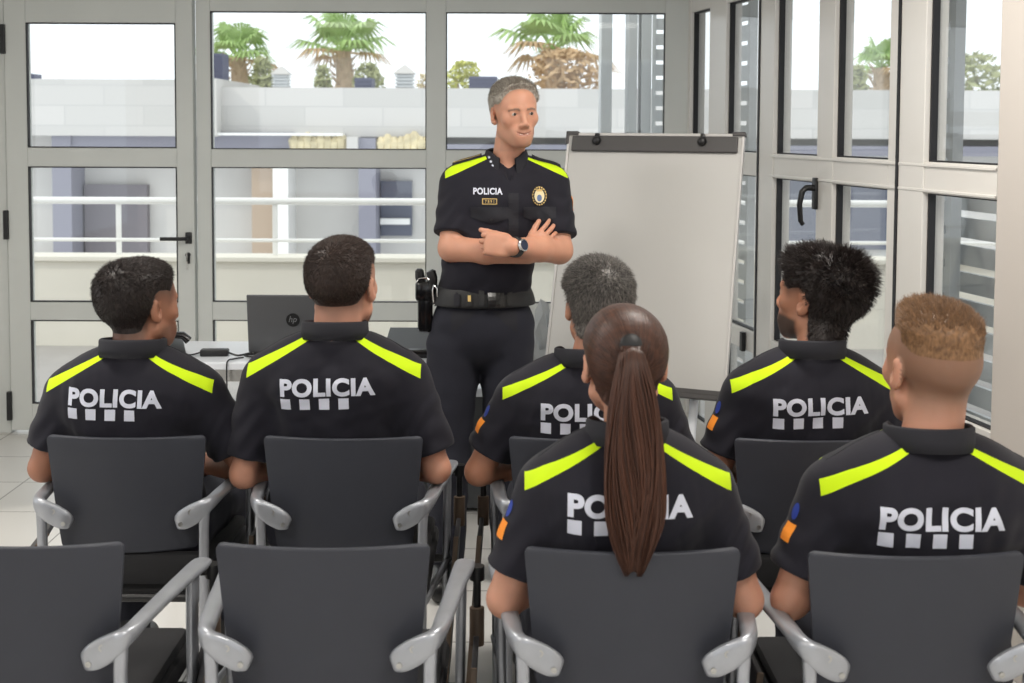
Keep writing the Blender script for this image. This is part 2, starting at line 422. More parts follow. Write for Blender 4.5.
def head_prims(jaw=1., fat=0., smile=0, fine=False):
    p = head_base(jaw, fat)
    for s in (-1, 1):
        p += [('rc', ((s*.012, .0875, .0205), (s*.042, .0770, .0205), .0062, .006), .014),
              ('ell', ((s*.031, .098, .002), (.017, .0135, .0100)), .010, '-'),
              ('ell', ((s*.031, .0755, .002), (.0150, .0125, .0125)), .004),
              ('rc', ((s*.019, .0865, .0045), (s*.043, .0775, .0035), .0028, .0024), .003)]
        if fine: p += [('ell', ((s*.031, .0905, .0012), (.0150, .0110, .0024)), .0012, '-'), ('rc', ((s*.018, .093, -.038), (s*.034, .078, -.066), .004, .003), .010, '-')]
    p += [('rc', ((0, .087, .012), (0, .1065, -.033), .0065, .0096), .012),
          ('ell', ((.0105, .100, -.038), (.0075, .008, .0065)), .008), ('ell', ((-.0105, .100, -.038), (.0075, .008, .0065)), .008),
          ('ell', ((0, .079, -.068), (.032, .013, .022)), .03)]
    if fine:
        for q in (-1, 1):
            p += [('rc', ((q*.026, .0800, -.0630), (0, .0905, -.0660), .0026, .0036), .007), ('rc', ((q*.019, .0815, -.0755), (0, .0885, -.0785), .0030, .0040), .007)]
        for q in (-1, 1): p += [('rc', ((q*.027, .0885, -.0615), (q*.014, .0930, -.0680), .0022, .0026), .002, '-'), ('rc', ((q*.014, .0930, -.0680), (0, .0950, -.0700), .0026, .0030), .002, '-')]
    for s in (-1, 1):
        e = ear(s)
        p += e
    return p
HL_Y = np.array([-.13, -.06, -.045, -.028, -.012, .005, .03, .045, .062, .080, .092, .12])
HAIRLINE = {
 'fade': np.array([-.060, -.060, -.057, -.040, .018, .030, .028, .020, .040, .074, .090, .12]),
 'low':  np.array([-.072, -.072, -.070, -.055, .012, .026, .020, .012, .036, .070, .088, .12]),
 'nape1': np.array([-.078, -.078, -.074, -.050, .016, .028, .026, .020, .040, .074, .090, .12]),
 'nape': np.array([-.104, -.104, -.100, -.062, .012, .026, .020, .012, .036, .070, .088, .12]),
 'high': np.array([-.004, -.003, .0, .008, .014, .042, .044, .044, .050, .072, .085, .11]),
 'front':np.array([-.050, -.052, -.050, -.035, .018, .030, .028, .036, .076, .095, .104, .12]),
}
def hairline(kind, y): return np.interp(y, HL_Y, HAIRLINE[kind]).astype(np.float32)

def noise3(P, sc, seed=0):
    r = np.random.default_rng(seed); out = np.zeros(len(P), np.float32)
    for i in range(6):
        k = r.normal(size=3); k = k/np.linalg.norm(k)*sc*(1+.5*i/3); ph = r.uniform(0, 6.28)
        k2 = r.normal(size=3)*sc*.6; ph2 = r.uniform(0, 6.28)
        out += np.sin(P @ k.astype(np.float32) + ph + 1.3*np.sin(P @ k2.astype(np.float32) + ph2))
    return out/6

def strands(me_verts, me_norms, dirf, lenf, n, rad, seed, seg=3):
    "thin tapering three-sided strands rooted on a surface (all in head coordinates)"
    r = np.random.default_rng(seed)
    idx = r.integers(0, len(me_verts), n); P0 = me_verts[idx]; N = me_norms[idx]
    L = lenf(P0)*r.uniform(.6, 1.25, n); keep = L > .0012
    P0 = P0[keep]; N = N[keep]; L = L[keep]; n = len(P0)
    Dv = dirf(P0, N) + r.normal(size=(n, 3))*.16
    Dv /= np.linalg.norm(Dv, axis=1)[:, None]
    pts = []; p = P0 - N*.001; d = (N*.6 + Dv); d /= np.linalg.norm(d, axis=1)[:, None]
    for s in range(seg+1):
        pts.append(p.copy()); 
        d = d*.55 + Dv*.45; d /= np.linalg.norm(d, axis=1)[:, None]
        p = p + d*(L/seg)[:, None]
    a = np.cross(Dv, N); a /= np.linalg.norm(a, axis=1)[:, None]+1e-9; b = np.cross(Dv, a)
    V = []; 
    for s in range(seg+1):
        rr = rad*(1-s/seg*.85)
        for k in range(3):
            an = 2*PI*k/3; V.append(pts[s] + (a*math.cos(an) + b*math.sin(an))*rr)
    V = np.stack(V, 1)                                     # n, (seg+1)*3, 3
    q = []
    for s in range(seg):
        for k in range(3):
            q.append([s*3+k, s*3+(k+1) % 3, (s+1)*3+(k+1) % 3, (s+1)*3+k])
    q = np.array(q); m = (seg+1)*3
    Q = (np.arange(n)[:, None, None]*m + q[None]).reshape(-1, 4)
    tint = np.repeat(r.uniform(0, 1, n), m)
    return V.reshape(-1, 3), Q, tint

def normals_of(f, P, e=.0015):
    g = np.stack([f(P+V3(e, 0, 0))-f(P-V3(e, 0, 0)), f(P+V3(0, e, 0))-f(P-V3(0, e, 0)), f(P+V3(0, 0, e))-f(P-V3(0, 0, e))], 1)
    return g/(np.linalg.norm(g, axis=1)[:, None]+1e-9)

def make_hair(hd, parent, hm):
    """hd: dict(c, R, s, line, top, side, fade, n, len, style); builds in head coords then places"""
    base = head_base(hd.get('jaw', 1), hd.get('fat', 0))
    if 'nb' in hd: base = base + [('rc', ((0, -.028, -.03), tuple(hd['nb']), .050*hd.get('neck', 1), .053*hd.get('neck', 1)), .018)]
    def thick(P):
        zh = hairline(hd['line'], P[:, 1]); up = sstep(hd.get('t0', .02), .10, P[:, 2])
        crown = sstep(-.02, -.09, P[:, 1])*sstep(-.05, .05, P[:, 2])
        T = hd['side'] + (hd['top']-hd['side'])*up + hd.get('crown', 0)*crown
        if 'quiff' in hd: T = T + hd['quiff']*sstep(.03, .09, P[:, 1])*sstep(.05, .09, P[:, 2])
        return -.004 + (T+.004)*sstep(0, hd['fade'], P[:, 2]-zh)
    amp = hd.get('amp', .0012); sc = hd.get('nsc', 260)
    def f(P):
        d = run(base, P); t = thick(P)
        return d - t - amp*noise3(P, sc, hd.get('seed', 1))*np.clip(t/.004, 0, 1)
    v, q = surf(f, (-.125, -.15, -.14), (.125, .145, .17), hd.get('h', .0032))
    t = thick(v); N = normals_of(f, v)
    style = hd.get('style', 'short')
    ok = t > .0005
    def dirf(P, N):
        if style == 'spiky':
            W_ = P-V3(.01, -.06, .09)[None]; W_ = W_/(np.linalg.norm(W_, axis=1)[:, None]+1e-6)
            cl = np.stack([noise3(P, 60, 31), noise3(P, 60, 32), noise3(P, 60, 33)], 1)
            return N*.55 + W_*.7*sstep(-.02, .05, P[:, 2])[:, None] + cl*.7 + V3(0, .1, -.6)[None]*(1-sstep(.0, .06, P[:, 2]))[:, None]
        if style == 'pulled':
            D = V3(0, -.115, .012)[None]-P; return D/(np.linalg.norm(D, axis=1)[:, None]+1e-6)
        if style == 'brushed':
            D = np.stack([np.full(len(P), .25), np.full(len(P), .8), np.full(len(P), .35)], 1)*sstep(.03, .09, P[:, 2])[:, None] + V3(0, -.35, -.8)[None]*(1-sstep(.03, .09, P[:, 2]))[:, None]
            return D + N*.25
        D = P-V3(0, -.075, .085)[None]; D = D/(np.linalg.norm(D, axis=1)[:, None]+1e-6)      # whorl at the crown
        D = D - N*(D*N).sum(1)[:, None]*.9
        return D + N*.22
    def lenf(P):
        return np.clip(thick(P), 0, 1)*hd.get('len', 1.) + .0015
    sv, sq, st = strands(v[ok], N[ok], dirf, lenf, hd.get('n', 5000), hd.get('rad', .0007), hd.get('seed', 1))
    tint0 = .5+.35*noise3(v, 300, 5)
    V = np.concatenate([v, sv]); Q = np.concatenate([q, sq+len(v)]); T = np.concatenate([tint0, st])
    if 'grey' in hd:                       # greyer sides
        T = np.clip(T*.6 + hd['grey']*(1-sstep(.0, .06, V[:, 2])), 0, 1)
    if style == 'pulled':
        ph_ = np.arctan2(V[:, 0], V[:, 2]-.012); comb = np.stack([ph_*34, V[:, 1]*14, ph_*0], 1)
    else: comb = V*np.array([230, 230, 90])
    W = (V*hd['s']) @ hd['R'].T + np.asarray(hd['c'])
    W = hd['post'](W)
    me = mesh_np('hair', W, Q); vattr(me, 'comb', comb); vattr(me, 'tint', np.stack([T*0, T*0, T], 1))
    return link('hair', me, hm, parent)

# ------------------------------------------------------------------ hands
def hand_prims(wr, d, n, side, curl=(20, 25, 20), size=1., spread=6, thumb=40):
    """wr wrist point, d direction of the fingers, n back-of-hand normal, side +-1: which way the thumb lies along d x n"""
    wr = Vector(wr); d = Vector(d).normalized(); n = Vector(n); n = (n-d*n.dot(d)).normalized(); t = d.cross(n).normalized()*side
    Rm = np.array([list(t), list(d), list(n)], dtype=np.float32).T
    S = size; P = []
    P.append(('ell', (tuple(wr+d*.048*S), (.040*S, .052*S, .0155*S), Rm), .014))
    P.append(('box', (tuple(wr+d*.055*S), (.037*S, .040*S, .0125*S), .010, Rm), .012))
    offs = [.030, .010, -.010, -.029]; L = [.072, .080, .074, .058]; rad = [.0088, .009, .0086, .0076]
    for i in range(4):
        p = wr + d*(.088 - .004*abs(i-1))*S + t*offs[i]*S
        a = 0; prev = p - d*.012
        axis = t
        sp = Matrix.Rotation(R((1.5-i)*spread*.5)*(-1)*side, 3, n)
        for j, fr in enumerate((.45, .30, .25)):
            a += R(curl[j]*(1+.08*i))
            dd = (d*math.cos(a) - n*math.sin(a)); dd = (sp @ dd).normalized()
            q = p + dd*L[i]*fr*S
            P.append(('rc', (tuple(prev if j == 0 else p), tuple(q), rad[i]*(1-.1*j)*S, rad[i]*(1-.1*(j+1))*S), .004 if j == 0 else .002))
            p = q
    th0 = wr + d*.028*S + t*.026*S
    td = (d*math.cos(R(thumb)) + t*math.sin(R(thumb)) - n*.35).normalized()
    th1 = th0 + td*.042*S; td2 = (td + d*.55).normalized(); th2 = th1 + td2*.032*S; th3 = th2 + (td2+d*.2).normalized()*.024*S
    P += [('rc', (tuple(th0), tuple(th1), .015*S, .0115*S), .012), ('rc', (tuple(th1), tuple(th2), .0108*S, .0098*S), .004), ('rc', (tuple(th2), tuple(th3), .0098*S, .008*S), .003)]
    return P

# ------------------------------------------------------------------ things laid on cloth
class Drape:
    def __init__(s, verts, quads): s.t = BVHTree.FromPolygons([tuple(map(float, v)) for v in verts], [tuple(map(int, q)) for q in quads])
    def hit(s, o, d, off=.0015):
        h = s.t.ray_cast(Vector(o), Vector(d).normalized())
        if h[0] is None: return None
        return h[0] - Vector(d).normalized()*off
def subdiv_long(bm, maxl):
    for _ in range(4):
        es = [e for e in bm.edges if e.calc_length() > maxl]
        if not es: break
        bmesh.ops.subdivide_edges(bm, edges=es, cuts=1); bmesh.ops.triangulate(bm, faces=bm.faces[:])
def text_bm(s, size, bold=.0, width=None):
    cu = bpy.data.curves.new('lettering', 'FONT'); cu.body = s; cu.size = 1; cu.align_x = 'CENTER'; cu.align_y = 'CENTER'; cu.offset = bold; cu.space_character = 1.03+bold
    o = bpy.data.objects.new('lettering', cu); COL.objects.link(o)
    dg = bpy.context.evaluated_depsgraph_get(); me = bpy.data.meshes.new_from_object(o.evaluated_get(dg))
    bm = bmesh.new(); bm.from_mesh(me); bpy.data.objects.remove(o); bpy.data.meshes.remove(me); bpy.data.curves.remove(cu)
    xs = [v.co.x for v in bm.verts]; ys = [v.co.y for v in bm.verts]
    cx, cy = (max(xs)+min(xs))/2, (max(ys)+min(ys))/2; hy = max(ys)-min(ys); wx = max(xs)-min(xs)
    kx = (width/wx) if width else size/hy
    for v in bm.verts: v.co = Vector(((v.co.x-cx)*kx, (v.co.y-cy)*size/hy, 0))
    bmesh.ops.triangulate(bm, faces=bm.faces[:])
    return bm
def lay(bm, name, m, parent, dr, origin, ux, uz, d, off=.0015, maxl=.012, thick=0, uy_back=.3):
    "lays a flat 2D mesh (x,y) on the cloth: origin + x*ux + y*uz, cast along d"
    subdiv_long(bm, maxl)
    origin = Vector(origin); ux = Vector(ux).normalized(); uz = Vector(uz).normalized(); d = Vector(d).normalized()
    last = None; bad = []
    for v in bm.verts:
        o = origin + ux*v.co.x + uz*v.co.y - d*uy_back
        h = dr.hit(o, d, off)
        if h is None: bad.append(v)
        else: v.co = h
    if bad: bmesh.ops.delete(bm, geom=bad, context='VERTS')
    if thick:
        r = bmesh.ops.extrude_face_region(bm, geom=bm.faces[:])
        for v in [g for g in r['geom'] if isinstance(g, bmesh.types.BMVert)]: v.co -= d*thick
        bmesh.ops.recalc_face_normals(bm, faces=bm.faces[:])
    me = bpy.data.meshes.new(name); bm.to_mesh(me); bm.free()
    return link(name, me, m, parent)
def rect_bm(w, h, x=0, y=0, rx=0):
    bm = bmesh.new(); vs = [bm.verts.new((x+sx*w/2, y+sy*h/2, 0)) for sx, sy in ((-1, -1), (1, -1), (1, 1), (-1, 1))]; bm.faces.new(vs); bmesh.ops.triangulate(bm, faces=bm.faces[:]); return bm
def poly_bm(pts):
    bm = bmesh.new(); bm.faces.new([bm.verts.new((x, y, 0)) for x, y in pts]); bmesh.ops.triangulate(bm, faces=bm.faces[:]); return bm
def disc_bm(rx, ry, n=24, r0=0):
    bm = bmesh.new()
    if r0 == 0: bm.faces.new([bm.verts.new((rx*math.cos(2*PI*k/n), ry*math.sin(2*PI*k/n), 0)) for k in range(n)]); bmesh.ops.triangulate(bm, faces=bm.faces[:])
    else:
        a = [bm.verts.new((rx*math.cos(2*PI*k/n), ry*math.sin(2*PI*k/n), 0)) for k in range(n)]
        b = [bm.verts.new((r0*rx*math.cos(2*PI*k/n), r0*ry*math.sin(2*PI*k/n), 0)) for k in range(n)]
        for k in range(n): bm.faces.new((a[k], a[(k+1) % n], b[(k+1) % n], b[k]))
        bmesh.ops.triangulate(bm, faces=bm.faces[:])
    return bm

def collar_mesh(cx, cy, z, rx, ry, hgt, flare, open_deg, tilt, post, front=False, th=.0035):
    "a folded polo collar: stand plus turned-down leaf, open in front"
    n = 64; a0 = R(90+open_deg/2); a1 = R(450-open_deg/2); rows = []
    prof = [(0.0, 0.0), (.000, hgt*.5), (-.003, hgt*1.0), (.0015, hgt*1.10), (.006, hgt*1.0), (flare*.6, hgt*.45), (flare, 0.0-.004), (flare-th, -.004), (flare*.4, hgt*.4)]
    V = []
    for i in range(n+1):
        a = a0+(a1-a0)*i/n
        fr = sstep(.55, 1., np.array([math.sin(a)]))[0]         # 1 towards the front
        row = []
        for dr_, dz in prof:
            drop = fr*(-.02)
            ll = 1 + (fr*.9 if front and dr_ > .004 and dz < hgt*.6 else 0)
            zz = z + (dz if dz > hgt*.6 else hgt - (hgt-dz)*ll) + drop - tilt*math.sin(a)*rx
            row.append((cx+math.cos(a)*(rx+dr_), cy+math.sin(a)*(ry+dr_), zz))
        V += row
    k = len(prof); Q = []
    for i in range(n):
        for j in range(k): Q.append((i*k+j, (i+1)*k+j, (i+1)*k+(j+1) % k, i*k+(j+1) % k))
    V = post(np.array(V, np.float32)); me = mesh_np('collar', V, np.array(Q)); return me

# ------------------------------------------------------------------ room shell
BW = 6.2                                      # back window wall
HGL = [(at(560, y, BW).z) for y in (13, 150.5, 168.5, 303, 321)]   # glass top, rail, glass, rail, glass
Z_TOP, Z_R1T, Z_R1B, Z_R2T, Z_R2B = HGL
Z_LOW = .13; CEIL = 2.62
def X_(px, Y=BW): return at(px, 200, Y).x
MB().box((-3.6, -2.2, -.12), (4.2, 6.28, 0)).build('floor', M_floor)['kind'] = 'structure'
MB().box((-3.6, -2.2, CEIL), (4.2, 6.3, CEIL+.1)).build('ceiling', M_ceil)['kind'] = 'structure'

def frame_bar(lo, hi, b=.004): return (lo, hi, b)
def glass_pane(name, x0, x1, z0, z1, y, par, M=None):
    MB().box((x0, y-.004, z0), (x1, y+.004, z1), M=M).build(name, M_glass, par)
def seal_mb(x0, x1, z0, z1, y, M=None, t=.007):
    s = MB()
    s.box((x0, y-.012, z0), (x0+t, y+.012, z1), M=M); s.box((x1-t, y-.012, z0), (x1, y+.012, z1), M=M)
    s.box((x0+t, y-.012, z0), (x1-t, y+.012, z0+t), M=M); s.box((x0+t, y-.012, z1-t), (x1-t, y+.012, z1), M=M); return s

bw = empty('wall_back', (0, 0, 0)); bw['kind'] = 'structure'
xl0 = X_(-90); d0, d1 = X_(9.5), X_(197.5); g = [(X_(212.5), X_(426.5)), (X_(446), X_(663))]; xr = X_(690)
m = MB()
ZH = Z_TOP + .075
m.box((xl0, BW-.0, ZH), (xr+.1, BW+.1, CEIL), 0)                                   # header
m.box((xl0, BW-.02, 0), (d0-.004, BW+.06, ZH), .003)                                # left jamb
m.box((d1+.004, BW-.02, 0), (g[0][0], BW+.06, ZH), .003)
m.box((g[0][1], BW-.02, 0), (g[1][0], BW+.06, ZH), .003)
m.box((g[1][1], BW-.02, 0), (xr+.02, BW+.06, ZH), .003)
for a, b in g:
    for z0, z1 in ((Z_TOP, ZH), (Z_R1B, Z_R1T), (Z_R2B, Z_R2T), (0, Z_LOW)):
        m.box((a, BW-.018, z0), (b, BW+.05, z1), .003)
m.build('window_mullions', M_frame, bw)
for i, (a, b) in enumerate(g):
    wn = empty('window_%d' % (i+1), (0, 0, 0)); wn['kind'] = 'structure'
    for z0, z1 in ((Z_R1T, Z_TOP), (Z_R2T, Z_R1B), (Z_LOW, Z_R2B)):
        glass_pane('pane', a, b, z0, z1, BW+.02, wn); seal_mb(a, b, z0, z1, BW-.004, t=.005).build('seal', M_seal, wn)
# the glazed door on the left
dr = empty('door_1', (0, 0, 0)); dr['kind'] = 'structure'
dx0, dx1 = X_(32), X_(179.5); zt = at(100, 23.5, BW).z; zb = Z_R1T+.006
m = MB()
m.box((d0+.006, BW-.045, .02), (dx0, BW+.02, ZH-.012), .004); m.box((dx1, BW-.045, .02), (d1-.006, BW+.02, ZH-.012), .004)
for z0, z1 in ((zt, ZH-.012), (Z_R1B, Z_R1T+.004), (Z_R2B, Z_R2T), (.02, Z_LOW+.03)): m.box((dx0, BW-.043, z0), (dx1, BW+.02, z1), .002)
m.build('door_leaf', M_frame, dr)
for z0, z1 in ((Z_R1T+.004, zt), (Z_R2T, Z_R1B), (Z_LOW+.03, Z_R2B)):
    glass_pane('pane', dx0, dx1, z0, z1, BW, dr); seal_mb(dx0, dx1, z0, z1, BW-.032, t=.006).build('seal', M_seal, dr)
hp = at(188, 238, BW-.05)
m = MB().box((hp.x-.014, BW-.056, hp.z-.03), (hp.x+.02, BW-.045, hp.z+.03), .004)
m.tube([(hp.x, BW-.05, hp.z), (hp.x, BW-.10, hp.z), (hp.x-.02, BW-.112, hp.z), (hp.x-.125, BW-.112, hp.z)], .010, 10)
m.build('door_handle', M_black, dr, True)
kp = at(188, 255, BW-.05)
m = MB().lathe([(.013, -.004), (.013, .004)], (kp.x, BW-.05, kp.z), 16, Matrix.Rotation(R(90), 4, 'X')); m.box((kp.x-.010, BW-.056, kp.z-.045), (kp.x+.010, BW-.045, kp.z), .004)
lk = m.build('lock', M_black, dr)
m = MB().box((kp.x-.002, BW-.075, kp.z-.012), (kp.x+.002, BW-.05, kp.z+.012)); m.lathe([(.012, -.002), (.012, .002)], (kp.x, BW-.076, kp.z-.02), 16, Matrix.Rotation(R(90), 4, 'Y'))
m.box((kp.x-.003, BW-.078, kp.z-.075), (kp.x+.004, BW-.073, kp.z-.03)); m.build('key', M_steel, lk)
for py in (39, 225, 406):
    h = at(10, py, BW-.05); hx = X_(9.5)
    MB().box((hx-.012, BW-.06, h.z-.075), (hx+.014, BW-.035, h.z+.075), .003).build('hinge', M_black, dr)

# right wall: the same windows on a wall that runs 11.6 degrees off the axis
RA = math.atan(.206); RO = Vector((X_(691)+.0, BW, 0))
# local frame: u runs from the corner towards the camera, v points into the room
RU = Vector((math.sin(RA), -math.cos(RA), 0)); RV = Vector((-math.cos(RA), -math.sin(RA), 0))
MR = Matrix(((RU.x, RV.x, 0, RO.x), (RU.y, RV.y, 0, RO.y), (0, 0, 1, 0), (0, 0, 0, 1)))
def U_(px):
    "distance along the right wall of pixel column px"
    k = at(px, 250, 1).x
    # RO.x+u*RU.x = k*(RO.y+u*RU.y)
    return (k*RO.y-RO.x)/(RU.x-k*RU.y)
rw = empty('wall_right', (0, 0, 0)); rw['kind'] = 'structure'
def rbox(m, u0, u1, v0, v1, z0, z1, b=.003): m.box((u0, v0, z0), (u1, v1, z1), b, MR)
UE = U_(1003.5)
m = MB()
rbox(m, -.1, UE+.1, -.08, .0, ZH, CEIL, 0)
rows = ((Z_R1T+.01, Z_TOP), (Z_R2T, Z_R1B-.0), (Z_LOW, Z_R2B))
panes = [(U_(693.5), U_(712.5)), (U_(729), U_(760.5)), (U_(778), U_(822)), (U_(838), U_(893)), (U_(930), UE)]
stiles = [(-.02, panes[0][0]), (panes[0][1], panes[1][0]), (panes[1][1], panes[2][0]), (panes[2][1], panes[3][0]), (panes[3][1], panes[4][0])]
joints = [U_(763.5), U_(904)]
for i, (a, b) in enumerate(stiles):
    if i in (2, 4):
        j = joints[0 if i == 2 else 1]
        rbox(m, a, j-.006, -.05, .028, 0, ZH); rbox(m, j+.006, b, -.05, .032, 0, ZH)
    else: rbox(m, a, b, -.05, .03, 0, ZH)
for a, b in panes:
    for z0, z1 in ((Z_TOP, ZH), (Z_R1B, Z_R1T+.01), (Z_R2B, Z_R2T), (0, Z_LOW)):
        rbox(m, a, b, -.05, .028, z0, z1)
for z in (Z_R1T+.0, Z_R1B+.01):                                    # raised beads along the rail
    rbox(m, panes[2][0]-.02, UE, .028, .034, z-.006, z+.004, .002)
m.build('window_mullions', M_frame2, rw)
m = MB()
for j in joints: rbox(m, j-.008, j+.008, -.03, .036, 0, ZH, 0)
m.build('joint_gasket', M_seal, rw)
for i, (a, b) in enumerate(panes):
    wn = empty('window_%d' % (i+3), (0, 0, 0)); wn['kind'] = 'structure'
    for z0, z1 in rows:
        MB().box((a, -.010, z0), (b, -.004, z1), M=MR).build('pane', M_glass, wn)
        s = MB(); t = .009
        s.box((a, -.012, z0), (a+t, .012, z1), M=MR); s.box((b-t, -.012, z0), (b, .012, z1), M=MR); s.box((a+t, -.012, z0), (b-t, .012, z0+.005), M=MR); s.box((a+t, -.012, z1-.005), (b-t, .012, z1), M=MR)
        s.build('seal', M_seal, wn)
# black lever on the window stile, hinge low down
uh = U_(825); h1 = .0
def rz_of(py, px): 
    u = U_(px); p = MR @ Vector((u, 0, 0)); return at(px, py, p.y).z
zt_, zb_ = rz_of(180, 821), rz_of(209, 821)
wn = bpy.data.objects['window_5']
m = MB(); rbox(m, uh-.035, uh-.005, .03, .045, zb_, zt_+.01, .004)
c = uh-.02
m.tube([MR @ Vector(p) for p in ((c, .04, zb_+.085), (c, .075, zb_+.085), (c, .092, zb_+.07), (c-.004, .100, zb_+.02), (c-.004, .094, zb_-.045), (c-.004, .084, zb_-.06))], [.013, .012, .012, .011, .010, .009], 10)
m.build('handle', M_black, wn, True)
uhh = U_(751); m = MB(); rbox(m, uhh-.0, uhh+.03, .03, .05, rz_of(350, 751), rz_of(331, 751), .003); m.build('hinge', M_black, bpy.data.objects['window_4'])
# pillar closing the view on the right
m = MB(); rbox(m, UE+.01, UE+.62, -.1, .036, 0, CEIL, .006); m.build('trim_1', mat('pillar_paint', (196, 189, 182), .4))['kind'] = 'structure'
m = MB(); rbox(m, UE+.62, 9.2, -.1, -.0, 0, CEIL, 0); m.build('wall_right_solid', M_wall)['kind'] = 'structure'
bpy.data.objects['wall_right_solid'].name = 'wall_right_rear'
# left and rear walls, with the window band behind the camera that lets the daylight in
m = MB(); m.box((-3.6, -2.2, 0), (-3.5, 1.2, CEIL)); m.box((-3.6, 4.2, 0), (-3.5, 6.3, CEIL)); m.box((-3.6, 1.2, 0), (-3.5, 4.2, .7)); m.box((-3.6, 1.2, 2.4), (-3.5, 4.2, CEIL))
m.box((-3.5, BW, 0), (xl0, BW+.1, CEIL)); m.build('wall_left', M_wall)['kind'] = 'structure'
m = MB(); m.box((-3.6, -2.3, 0), (4.2, -2.2, .8)); m.box((-3.6, -2.3, 2.45), (4.2, -2.2, CEIL))
for x in (-3.6, -.1, 2.6): m.box((x, -2.3, .8), (x+.5, -2.2, 2.45))
m.build('wall_front', M_wall)['kind'] = 'structure'

# ------------------------------------------------------------------ added fill panels, unseen above the frame, brighten the room and the seated backs
for i, (x, y) in enumerate(((-1.6, .9), (.9, .9), (-1.6, 3.1), (.7, 3.1))):
    t = empty('fill_panel', (x, y, CEIL-.03), 0, 'added square fill panel on the ceiling, %s' % ('left rear', 'right rear', 'left above the chairs', 'right above the chairs')[i], 'fill light', 'added fill panels')
    MB().box((-.31, -.31, -.01), (.31, .31, .03), .004).build('fill_frame', M_white, t)
    e = bpy.data.materials.new('fill_glow'); e.use_nodes = True
    e.node_tree.nodes['Principled BSDF'].inputs['Emission Color'].default_value = (1, .96, .9, 1); e.node_tree.nodes['Principled BSDF'].inputs['Emission Strength'].default_value = 3
    MB().box((-.29, -.29, -.014), (.29, .29, -.008)).build('fill_diffuser', e, t)
    L = bpy.data.lights.new('fill_lamp', 'AREA'); L.size = .56; L.energy = 25; L.color = (1, .95, .88); L.spread = R(170)
    lo = bpy.data.objects.new('fill_light', L); COL.objects.link(lo); lo.parent = t; lo.location = (0, 0, -.03)

# ------------------------------------------------------------------ outside
def struct(m, name, mt, parent=None):
    o = m.build(name, mt, parent); 
    if parent is None: o['kind'] = 'structure'
    return o
struct(MB().box((-14, 6.4, -.2), (16, 9.1, -.06)), 'terrace', M_terr)
struct(MB().box((4.3, -6, -.2), (16, 6.4, -.06)), 'terrace_side', M_terr)
bpy.data.objects['terrace_side'].name = 'terrace.001'
pz = at(300, 262, 9.0).z
m = MB().box((-14, 9.0, -.1), (16, 9.2, pz), .01); m.box((-14, 8.96, pz), (16, 9.24, pz+.04), .008)
t = m.build('parapet', M_conc2); tag(t, 'low cream parapet along the terrace outside the windows', 'parapet')
tr, mr = at(300, 203, 8.9).z, at(300, 243, 8.9).z
rail = empty('railing', (0, 9.1, pz), 0, 'white tubular railing on top of the cream parapet', 'railing')
MB().tube([(-14, 0, tr-pz), (16, 0, tr-pz)], .028, 10).build('top_rail', M_rail, rail, True)
MB().tube([(-14, 0, mr-pz), (16, 0, mr-pz)], .014, 8).build('mid_rail', M_rail, rail, True)
for k in range(-7, 9):
    x = at(275, 200, 9.1).x + k*1.19*1.0
    MB().box((x-.02, -.006, .04), (x+.02, .006, tr-pz), .002).build('post', M_rail, rail)
# building across the street
BY = 20.0
def bx(px, Y=BY): return at(px, 150, Y).x
def bz(py, Y=BY): return at(400, py, Y).z
b = empty('building', ((bx(500)), BY, -4), 0, 'long pale concrete building across the street with blue-grey bands', 'building')
bo = Vector((bx(500), BY, -4))
def bpart(name, x0, x1, y0, y1, z0, z1, mt, par=b):
    o = MB().box((x0-bo.x, y0-bo.y, z0-bo.z), (x1-bo.x, y1-bo.y, z1-bo.z)).build(name, mt, par); return o
bpart('parapet_wall', bx(-300), bx(205), BY-.25, BY+3, bz(137), bz(81), M_block)
bpart('parapet_wall', bx(222), bx(1250), BY, BY+3, bz(137), bz(88), M_block)
bpart('parapet_wall', bx(205), bx(222), BY-.35, BY+3, bz(137), bz(80), M_conc)
bpart('facade', bx(-300), bx(1250), BY+.5, BY+3, -4, bz(130), M_conc)
bpart('shade_band', bx(54), bx(295), BY-.1, BY+.5, bz(149), bz(133), M_blue)  # shade below the wall top built as a dark blue strip
bpart('shade_band', bx(360), bx(1250), BY-.1, BY+.5, bz(154), bz(144), M_blue)  # the same shade strip, continued to the right
bpart('white_ledge', bx(215), bx(345), BY-.3, BY+.4, bz(136), bz(133.5), M_rail)
bpart('column', bx(55), bx(74), BY-.15, BY+.6, -4, bz(133), M_blue)
bpart('column', bx(275), bx(290), BY-.2, BY+.6, -4, bz(150), M_rail)
bpart('column', bx(250), bx(274), BY+.1, BY+.6, -4, bz(150), mat('tan_panel', (176, 158, 140), .8))
bpart('column', bx(360), bx(377), BY-.2, BY+.6, -4, bz(138), M_blue)
bpart('column', bx(349), bx(360), BY-.3, BY+.6, bz(150), bz(137), M_conc)
bpart('doorway', bx(76), bx(140), BY+.35, BY+.55, bz(270), bz(187), mat('grey_door', (112, 108, 114), .6))  # door in one even grey
bpart('window_recess', bx(378), bx(410), BY+.4, BY+.52, bz(238), bz(182), mat('dark_glazing', (92, 96, 110), .3))
bpart('window_recess', bx(520), bx(640), BY+.4, BY+.52, bz(240), bz(185), MATS['dark_glazing'])
bpart('window_recess', bx(770), bx(900), BY+.4, BY+.52, bz(250), bz(180), MATS['dark_glazing'])
bpart('window_sill', bx(378), bx(408), BY+.3, BY+.5, bz(226), bz(220), M_rail)
m = MB()
for k in range(40):
    x = bx(296)+k*.11-bo.x
    if x+bo.x > bx(348) and x+bo.x < bx(378): continue
    if x+bo.x > bx(430): break
    r = random.random()*.12
    m.lathe([(.08, 0), (.11, .1+r), (.03, .2+r)], (x, -.1, bz(149)-bo.z), 6)
